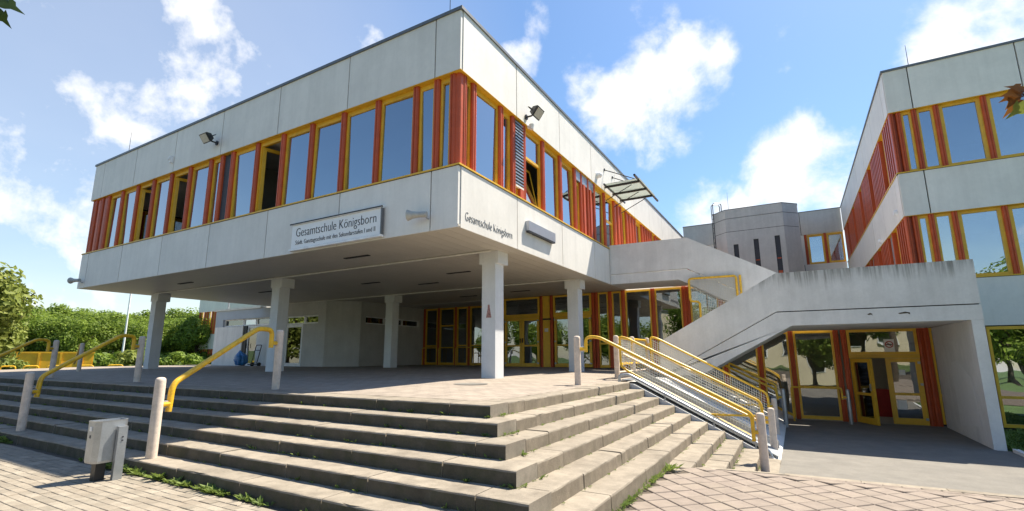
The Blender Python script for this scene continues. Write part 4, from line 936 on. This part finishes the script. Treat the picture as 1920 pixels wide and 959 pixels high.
# canopy over the upper door
cn = thing('glass_canopy', 'glass canopy on black steel brackets over the upper stair door', 'canopy')
zc_ = 6.44
for yy in (16.2, 17.1, 18.0):
    MB().box(XC, XC+1.25, yy-.03, yy+.03, zc_, zc_+.07).build('beam', 'lamp', cn)
    MB().cyl((XC, yy, zc_+.70), (XC+1.2, yy, zc_+.10), .017, n=8).build('tie_rod', 'lamp', cn); MB().cyl((XC, yy, zc_+.70), (XC+.03, yy, zc_+.70), .05, n=10).build('rod_plate', 'lamp', cn)
    MB().cyl((XC, yy+.05, zc_-.45), (XC+.95, yy+.05, zc_-.02), .015, n=8).build('strut', 'lamp', cn)
MB().box(XC+1.2, XC+1.26, 15.6, 18.9, zc_+.05, zc_+.11).build('edge_beam', 'lamp', cn); MB().box(XC+.05, XC+.09, 15.9, 18.4, zc_+.02, zc_+.08).build('wall_beam', 'lamp', cn)
for a, b in ((16.0, 17.08), (17.12, 18.2)): MB().box(XC+.09, XC+1.30, a, b, zc_+.072, zc_+.086).build('glass_pane', 'glassF', cn)
# lightning rods
for k, (x, y, z, h, lb) in enumerate([(-6.0, 7.8, ZT, 1.2, 'thin lightning rod on the roof corner above the shaded facade'), (-20.5, 7.6, ZT, 1.0, 'thin lightning rod near the far left roof end'), (3.9, 18.3, RB['top'], .8, 'thin lightning rod on the right wing roof'), (-2.7, 31.4, ZTW, 1.2, 'thin lightning rod on the octagonal tower')]):
    o = MB().cyl((x, y, z-.7 if k < 2 else z-.3), (x, y, z+h), .012, .006, 6).cyl((x, y, z-.02), (x, y, z+.06), .035, .02, 8).build('lightning_rod', 'lamp'); tag(o, lb, 'rod')

# ------------------------------------------------------------------ bins
def litter_bin(label, x, y, z, rz):
    t = thing('litter_bin', label, 'bin', 'grey metal litter bins', loc=(x, y, z)); t.rotation_euler[2] = rz
    prof_ = [(-.165, .10), (-.165, -.06), (-.12, -.115), (.12, -.115), (.165, -.06), (.165, .10)]
    mb = MB(); n = 6; lv = [(.20, .93), (.225, .975), (.66, 1.0), (.675, 1.02), (.675, .95), (.60, .94), (.59, .3)]
    vs = [(p[0]*k, p[1]*k, zz) for zz, k in lv for p in prof_]
    fs = [(j*n+i, j*n+(i+1) % n, (j+1)*n+(i+1) % n, (j+1)*n+i) for j in range(len(lv)-1) for i in range(n)]+[tuple(range(n-1, -1, -1)), tuple((len(lv)-1)*n+i for i in range(n))]
    mb.add(vs, fs).build('hopper', 'galv', t)
    MB().box(.03, .125, -.175, -.125, -.03, .60).build('lock_post', 'galv', t); MB().box(-.10, .0, -.05, .05, -.03, .26).build('foot_post', 'lamp', t)
    MB().box(-.171, -.166, .0, .05, .56, .61).build('sticker', 'paper', t); MB().box(-.165, -.158, .01, .045, .48, .515).build('sticker', 'ink', t)
    for zz in (.44, .48): MB().cyl((.078, -.175, zz), (.078, -.182, zz), .010, n=8).build('bolt', 'ink', t)
    return t
litter_bin('grey metal litter bin on the beige plaza casting a shadow', -7.20, 2.88, -.86, R(92))
litter_bin('grey metal litter bin in the grass cut by the right picture edge', 4.48, 15.0, -1.31, R(20))

# trolley and bag by the annex door
tr = thing('hand_trolley', 'folding hand trolley leaning on the white annex wall', 'trolley')
MB().tube([(-22.34, 14.30, .22), (-22.34, 14.48, 1.08), (-21.93, 14.48, 1.08), (-21.93, 14.30, .22)], .020, 8, .06).build('handle', 'lamp', tr); MB().box(-22.36, -21.91, 14.12, 14.40, .15, .185).build('plate', 'lamp', tr); MB().cyl((-22.34, 14.43, .83), (-21.93, 14.43, .83), .016, n=8).build('crossbar', 'lamp', tr)
for xx in (-22.40, -21.87): MB().cyl((xx-.03, 14.38, .18), (xx+.03, 14.38, .18), .09, n=14).build('wheel', 'lamp', tr)
bgm = bmesh.new(); bmesh.ops.create_icosphere(bgm, subdivisions=4, radius=1)
for v in bgm.verts:
    p = v.co; k = 1+.16*math.sin(5*p.x+3*p.z)+.10*math.sin(9*p.y+4*p.x)+.06*math.sin(17*p.z+11*p.x)
    neck = max(.22, 1-max(0, p.z-.35)*1.35)
    v.co = Vector((p.x*.42*k*neck-.15*max(0, p.z), p.y*.30*k*neck, (p.z*.46+.42 if p.z > -.8 else .05)))
bme = bpy.data.meshes.new('rubbish_bag'); bgm.to_mesh(bme); bgm.free(); bme.materials.append(MT['bag']); bme.polygons.foreach_set('use_smooth', [True]*len(bme.polygons))
bag_o = link('rubbish_bag', bme, None, (-22.72, 14.0, .10)); bag_o.scale = (.82, .82, .86)
tag(bag_o, 'blue rubbish bag beside the hand trolley', 'bag')

# ------------------------------------------------------------------ background left
ct = thing('waste_container', 'yellow skip container in front of the trees', 'container'); pc = bearing(94, 50); dr = Vector((pc.x, pc.y, 0)).normalized(); sv = Vector((dr.y, -dr.x, 0))
def cf(a, d, z): q = pc+sv*a+dr*d; return (q.x, q.y, z)
def cbox(name, a0, a1, d0, d1, z0, z1, m='contain', sk=0):
    vs = [cf(a0+sk, d0, z0), cf(a1-sk, d0, z0), cf(a1-sk, d1, z0), cf(a0+sk, d1, z0), cf(a0, d0, z1), cf(a1, d0, z1), cf(a1, d1, z1), cf(a0, d1, z1)]
    return MB().add(vs, [(3, 2, 1, 0), (4, 5, 6, 7), (0, 1, 5, 4), (1, 2, 6, 5), (2, 3, 7, 6), (3, 0, 4, 7)]).build(name, m, ct)
cbox('wall', -2.5, 2.5, 0, .08, -.75, .80, sk=.2); cbox('wall', -2.5, 2.5, 1.9, 1.98, -.75, .80, sk=.2); cbox('end_wall', -2.5, -2.42, .08, 1.9, -.75, .80); cbox('end_wall', 2.42, 2.5, .08, 1.9, -.75, .80); cbox('floor', -2.3, 2.3, .08, 1.9, -.78, -.70)
cbox('rim', -2.55, 2.55, -.06, .10, .80, .92); cbox('rim', -2.55, 2.55, 1.88, 2.04, .80, .92); 
for k in range(4): cbox('rib', -1.85+k*1.2, -1.72+k*1.2, -.08, 0, -.7, .8)
for a in (-2.0, 2.0): cbox('skid', a-.1, a+.1, 0, 2, -.92, -.75, 'lamp')
fp = MB(); p = bearing(229, 44, -.9); fp.cyl(p, p+Vector((0, 0, 10.5)), .07, .04, 10); fpo = fp.build('flagpole', 'white_pvc', None, True); tag(fpo, 'tall thin white flagpole beyond the platform', 'flagpole')
for k, px0 in enumerate((5, 48, 92, 150, 205)):
    q = bearing(px0, 33, -.88); q2 = bearing(px0+28, 33, -.88)
    h = thing('cycle_hoop', 'low pale yellow tube hoop standing beyond the platform, number %s from the left' % ['one', 'two', 'three', 'four', 'five'][k], 'hoop', 'tube hoops beyond the platform')
    u_ = Vector((0, 0, 1)); MB().tube([q, q+u_*1.0, q2+u_*1.0, q2], .035, 8, .12).build('hoop', 'yrail', h)
    MB().tube([q+u_*.6, q2+u_*.6], .025, 6).build('crossbar', 'yrail', h)
fb_ = thing('far_school_wing', 'distant white school wing with red window strips behind the annex', 'building')
Y9 = 30.0; xa = ony(371, 600, Y9)[0]; FF = ((0, Y9), (1, 0), (0, -1)); zf = lambda y_: ony(390, y_, Y9)[2]
panels(fb_, FF, [xa, xa+6, xa+14], zf(585), zf(540)); panels(fb_, FF, [xa-.9, xa+6, xa+14], zf(655), zf(627)); 
for za, zb in ((zf(627), zf(585)), (-1, zf(655))):
    for k in range(9):
        u = xa+.15+k*.75+(.25 if k % 2 else 0); post_mesh(FF, u, .26, za, zb).build('window_post', 'red', fb_)
        window(fb_, FF, u+.14, u+.50, za, zb, .06)
B(fb_, 'rear_wall', 'room', xa, xa+14, Y9+3, Y9+3.2, -1, zf(545)); B(fb_, 'end_wall', 'panel', xa-.02, xa+.1, Y9+.1, Y9+3, -1, zf(545))

# ------------------------------------------------------------------ vegetation
def crown_mesh(name, seed, rx, ry, rz, n, leaf, m, lobes=16):
    rg = random.Random(seed); lob = []
    for i in range(lobes):
        a = rg.uniform(0, 2*math.pi); t = rg.uniform(-.75, .85); rr = math.sqrt(max(0.05, 1-t*t))*rg.uniform(.45, .78)
        lob.append((Vector((math.cos(a)*rr*rx, math.sin(a)*rr*ry, t*rz*.72)), rg.uniform(.30, .52)))
    V = []; Fc = []
    while len(Fc) < n:
        c, r_ = rg.choice(lob); d = Vector((rg.gauss(0, 1), rg.gauss(0, 1), rg.gauss(0, 1))).normalized()
        rad = rg.uniform(.35, 1.10)**.5
        p = c+Vector((d.x*rx*r_, d.y*ry*r_, d.z*rz*r_*.9))*rad
        nn = (d+Vector((rg.gauss(0, .5), rg.gauss(0, .5), rg.gauss(.25, .5)))).normalized(); u = nn.orthogonal().normalized(); a = rg.uniform(0, 6.28)
        w = nn.cross(u); u2 = u*math.cos(a)+w*math.sin(a); w2 = nn.cross(u2); s = leaf*rg.uniform(.6, 1.35); b = len(V)
        V += [p-u2*s*.5, p+w2*s*.30+nn*s*.06, p+u2*s*.5, p-w2*s*.30+nn*s*.06]; Fc.append((b, b+1, b+2, b+3))
    me = bpy.data.meshes.new(name); me.from_pydata([tuple(v) for v in V], [], Fc); me.materials.append(MT[m]); return me
def trunk_mesh(name, h, r, seed):
    rg = random.Random(seed); mb = MB(); mb.tube([(0, 0, -.3), (.05*h*rg.uniform(-1, 1)*.4, 0, h*.35), (.04*h*rg.uniform(-1, 1), .03*h, h*.75)], r, 8)
    for k in range(6):
        a = rg.uniform(0, 6.28); z = h*rg.uniform(.3, .6); e = Vector((math.cos(a)*h*.28, math.sin(a)*h*.28, z+h*.3))
        mb.cyl((0, 0, z), e, r*.45, r*.12, 6)
    return mb.mesh(name, 'bark', True)
CR = [crown_mesh('crown', 10+k, 3.2, 3.0, 3.4, 9500, .30, 'leafg', 26) for k in range(4)]
TK = [trunk_mesh('trunk', 6.5, .22, k) for k in range(2)]
rg = random.Random(5)
def tree(label, loc, s, cm, tm, zc=4.6, group=None, sz=1.0):
    t = thing('tree', label, 'tree', group, loc=loc); t.rotation_euler[2] = rg.uniform(0, 6.28); t.scale = (s, s, s*sz)
    link('trunk', tm, t); link('crown', cm, t, (0, 0, zc)); return t
wood = 'trees of the wood behind the container'
tops = {-60: 560, 0: 560, 45: 566, 90: 570, 135: 571, 180: 577, 225: 580, 270: 580, 315: 577, 360: 578, 400: 575, 440: 580}
for k, (px0, ty) in enumerate(tops.items()):
    for row in (0, 1, 2):
        dist = 66+row*9+rg.uniform(-2, 2); pxx = px0+row*17+rg.uniform(-8, 8)
        P = bearing(pxx, dist, -.9); d_opt = proj((P.x, P.y, 0))[2]
        hgt = (HZ+3-ty-rg.uniform(-2, 9)-(0 if row == 2 else 16*(2-row)*.5))*d_opt/FPX+EYE+.9
        s = hgt/7.9
        tree('broad green tree in the dense wood behind the yellow container', P, s*1.0, CR[(k+row) % 4], TK[k % 2], group=wood)
# undergrowth: dark low hedge in front of the wood and bright shrubs
BU = [crown_mesh('foliage', 40+k, 1.6, 1.4, 1.1, 2200, .26, 'leafg' if k else 'leafy', 12) for k in range(3)]
for k in range(15):
    P = bearing(-20+k*29, 63+rg.uniform(-2, 3), -.9); o = thing('shrub', 'green shrub at the foot of the wood', 'shrub', 'shrubs along the wood edge', loc=P); o.scale = (1.9, 1.9, 1.5); o.rotation_euler[2] = rg.uniform(0, 6.28)
    link('foliage', BU[1+k % 2], o, (0, 0, .3)); link('stem', TK[0], o).scale = (.5, .5, .12)
for lb, px0, dist, s in (('bright green bush beside the flagpole', 240, 40, 1.0), ('bright green bush left of the annex', 345, 40, .9), ('light green bush left of the yellow container', 8, 40, .8)):
    P = bearing(px0, dist, -.88); o = thing('bush', lb, 'bush', loc=P); o.scale = (s, s, s); link('foliage', BU[0 if px0 < 300 else 1], o, (0, 0, .95)); link('stem', TK[1], o).scale = (.4, .4, .16)
lt = crown_mesh('crown', 77, 2.6, 2.4, 2.8, 5200, .34, 'leafy', 18)
tree('pale leaved tree at the left picture edge', bearing(-38, 31, -.9), .80, lt, TK[0], 4.05)
# trees standing outside the frame whose twigs reach into the picture
def leafshape(s):
    return [(0, 0), (.10*s, .16*s), (.30*s, .20*s), (.26*s, .34*s), (.52*s, .26*s), (.62*s, .12*s), (1.0*s, 0), (.62*s, -.12*s), (.52*s, -.26*s), (.26*s, -.34*s), (.30*s, -.20*s), (.10*s, -.16*s)]
def leaf(parent, p, d, nrm, s, m):
    p = Vector(p); d = Vector(d).normalized(); n = Vector(nrm); n = (n-d*n.dot(d)).normalized(); w = n.cross(d)
    pts = leafshape(s); V = [p+d*a+w*b+n*(-.25*a*a/s+.12*abs(b)) for a, b in pts]; c = p+d*.45*s
    mb = MB(); mb.v = [tuple(v) for v in V]+[tuple(c)]; mb.f = [(i, (i+1) % 12, 12) for i in range(12)]
    return link('leaf', mb.mesh('leaf', m, True, False), parent)
def outer_tree(label, base, tip, m, cm, spec):
    t = thing('tree', label, 'tree', loc=(0, 0, 0)); b = Vector(base); tip = Vector(tip)
    top = b+Vector((0, 0, tip.z-b.z+1.2))
    MB().tube([b-Vector((0, 0, .2)), (b+top)/2+Vector((.06, .04, 0)), top], .13, 10).build('trunk', 'bark', t, True)
    MB().tube([top-Vector((0, 0, .9)), top.lerp(tip, .5)+Vector((0, 0, -.1)), tip], .018, 6, .1).build('twig', 'bark', t)
    link('crown', cm, t, top+(b-tip).normalized()*.0+Vector(spec))
    return t
tipL = Vector(CAM+ray(-6, 8)*3.6)
dL = (Vector(rt)*1.0).normalized()
tl = outer_tree('dark green leaf twig hanging in at the top left corner', (tipL.x-2.6, tipL.y-1.9, -.86), tipL, 'leafg', crown_mesh('crown', 90, 1.0, 1.0, .8, 900, .16, 'leafg', 8), (-.6, -.8, .9))
upv = Vector(up); rtv = Vector(rt)
leaf(tl, tipL+upv*.02, rtv*.9-upv*.33, Vector(fw)*-1+upv*.7, .125, 'leafd'); leaf(tl, tipL-upv*.02, rtv*.45-upv*.8, Vector(fw)*-1+upv*.2, .10, 'leafd')
tipR = Vector(CAM+ray(1930, 182)*5.0)
tr_ = outer_tree('copper maple twig reaching in at the right edge before the windows', (tipR.x+2.6, tipR.y+.6, -1.0), tipR, 'leafr', crown_mesh('crown', 91, 1.0, 1.0, .8, 900, .16, 'leafr', 8), (.7, .2, .9))
for (px0, py0, dx, dy, s, m) in [(1918, 172, -1, -.1, .14, 'leafr'), (1912, 176, -.8, -.9, .13, 'leafr'), (1908, 184, -.5, -1, .15, 'leafr'), (1926, 190, -.6, -.6, .16, 'leafy'), (1924, 170, -.9, .35, .13, 'leafr'), (1902, 180, -1, -.35, .10, 'leafr')]:
    P = Vector(CAM+ray(px0, py0)*5.0); leaf(tr_, P, rtv*dx+upv*dy, Vector(fw)*-1+upv*.5+rtv*random.uniform(-.4, .4), s, m)
    MB().tube([P, P.lerp(tipR, .6)+upv*.01, tipR], .004, 5).build('leaf_stalk', 'bark', tr_)
# things behind the camera that the panes mirror
for k, (x, y, s) in enumerate([(9, -9, 1.0), (1.5, -16, 1.1), (14, -13, 1.2), (-9, -22, 1.1), (5, -20, 1.2)]):
    tree('tree on the far side of the plaza behind the viewer', (x, y, -.86), s*.85, CR[k % 4], TK[k % 2], group='trees across the plaza')
for k in range(20):
    tree('tree in the line across the plaza behind the viewer', (-62+k*5.2, -40-(k % 3)*5, -.9), 1.15, CR[k % 4], TK[k % 2], group='tree line across the plaza')
ob = thing('opposite_building', 'cream building across the plaza mirrored in the entrance panes', 'building')
B(ob, 'wall', 'cream', -14, 16, -30, -29, -.9, 5.2); B(ob, 'roof', 'coping', -14.2, 16.2, -30.2, -28.8, 5.2, 5.4)
for k in range(10):
    w = B(ob, 'window', 'white_pvc', -13+k*2.9, -11.4+k*2.9, -28.99, -28.93, .4, 2.2); B(w, 'pane', 'glassB', -12.9+k*2.9, -11.5+k*2.9, -28.92, -28.90, .5, 2.1)

# weeds in the joints, grass bed
def tuft(mb, x, y, z, s, rg, nrm=(0, -1)):
    for _ in range(rg.randint(5, 11)):
        a = rg.uniform(0, 6.28); l = s*rg.uniform(.5, 1.3); e = Vector((math.cos(a)*l*.8+nrm[0]*l*.4, math.sin(a)*l*.8+nrm[1]*l*.4, l*rg.uniform(.35, 1.0))); w = Vector((-math.sin(a), math.cos(a), 0))*l*rg.uniform(.10, .26)
        p = Vector((x+rg.uniform(-.02, .02), y+rg.uniform(-.015, .015), z)); m_ = p+e*.55+Vector((0, 0, l*.12))
        k = len(mb.v); mb.v += [tuple(p), tuple(m_+w), tuple(p+e), tuple(m_-w)]; mb.f.append((k, k+1, k+2, k+3))
wd = MB(); rg = random.Random(11)
for i in range(6):
    y = Y0S-TF*i-.012; z = -RI*(i+1); xe = X0S+TR*i
    for _ in range(46 if i < 5 else 0):
        x = xe-rg.uniform(0, 1)**1.3*15; tuft(wd, x, y, z, rg.uniform(.015, .05), rg)
    for _ in range(28):
        x = xe-.02+.02; tuft(wd, X0S+TR*i+.012, rg.uniform(Y0S-TF*i, 10.4), z, rg.uniform(.010, .030), rg, (1, 0))
    
    for _ in range(5): tuft(wd, xe+.03, Y0S-TF*i+rg.uniform(.05, .55), z, rg.uniform(.025, .05), rg, (1, 0))
clump = [-2.2-rg.uniform(0, 14) for _ in range(34)]
for _ in range(330): x = rg.choice(clump)+rg.gauss(0, .16); x = min(x, -1.9); tuft(wd, x, Y0S-TF*5-.015-rg.uniform(0, .10)**1.2, -.862, rg.uniform(.02, .085)*(1.4 if x < -6.5 else 1), rg)
for _ in range(130): y_ = rg.uniform(3.5, 6.8); tuft(wd, X0S+TR*5+.02+rg.uniform(0, .05), y_, gz(-1.5, y_), rg.uniform(.015, .05), rg, (1, 0))
for i in range(6, 10):
    for _ in range(22): y_ = rg.uniform(nstart[i], 10.4); tuft(wd, X0S+TR*i+.012, y_, -RI*(i+1)+.01, rg.uniform(.015, .04), rg, (1, 0))

for _ in range(4): tuft(wd, -1.5+rg.uniform(-.02, .04), 6.5+rg.uniform(0, .2), -.86, .09, rg, (1, 0))
wo = link('weeds', wd.mesh('weeds', 'weed', False, False)); stuff(wo); wo['label'] = 'small green weeds growing in the step joints'; wo['category'] = 'weeds'
gr = MB(); rg = random.Random(12)
for _ in range(2600):
    x = rg.uniform(3.7, 6.0); y = rg.uniform(11.6, 18.0); tuft(gr, x, y, gz(x, y)-.03, rg.uniform(.05, .14), rg, (0, 0))
go = link('grass_bed', gr.mesh('grass_bed', 'weed', False, False)); stuff(go); go['label'] = 'green grass bed right of the concrete pier'; go['category'] = 'grass'
ek = thing('bed_edging', 'low concrete edging strip between the court and the grass bed', 'kerb')
for k in range(5): MB().box(3.62, 3.72, 14.2-k*1.0-.99, 14.2-k*1.0, -1.5, gz(3.6, 13)+.07).build('edging_stone', 'conc', ek)
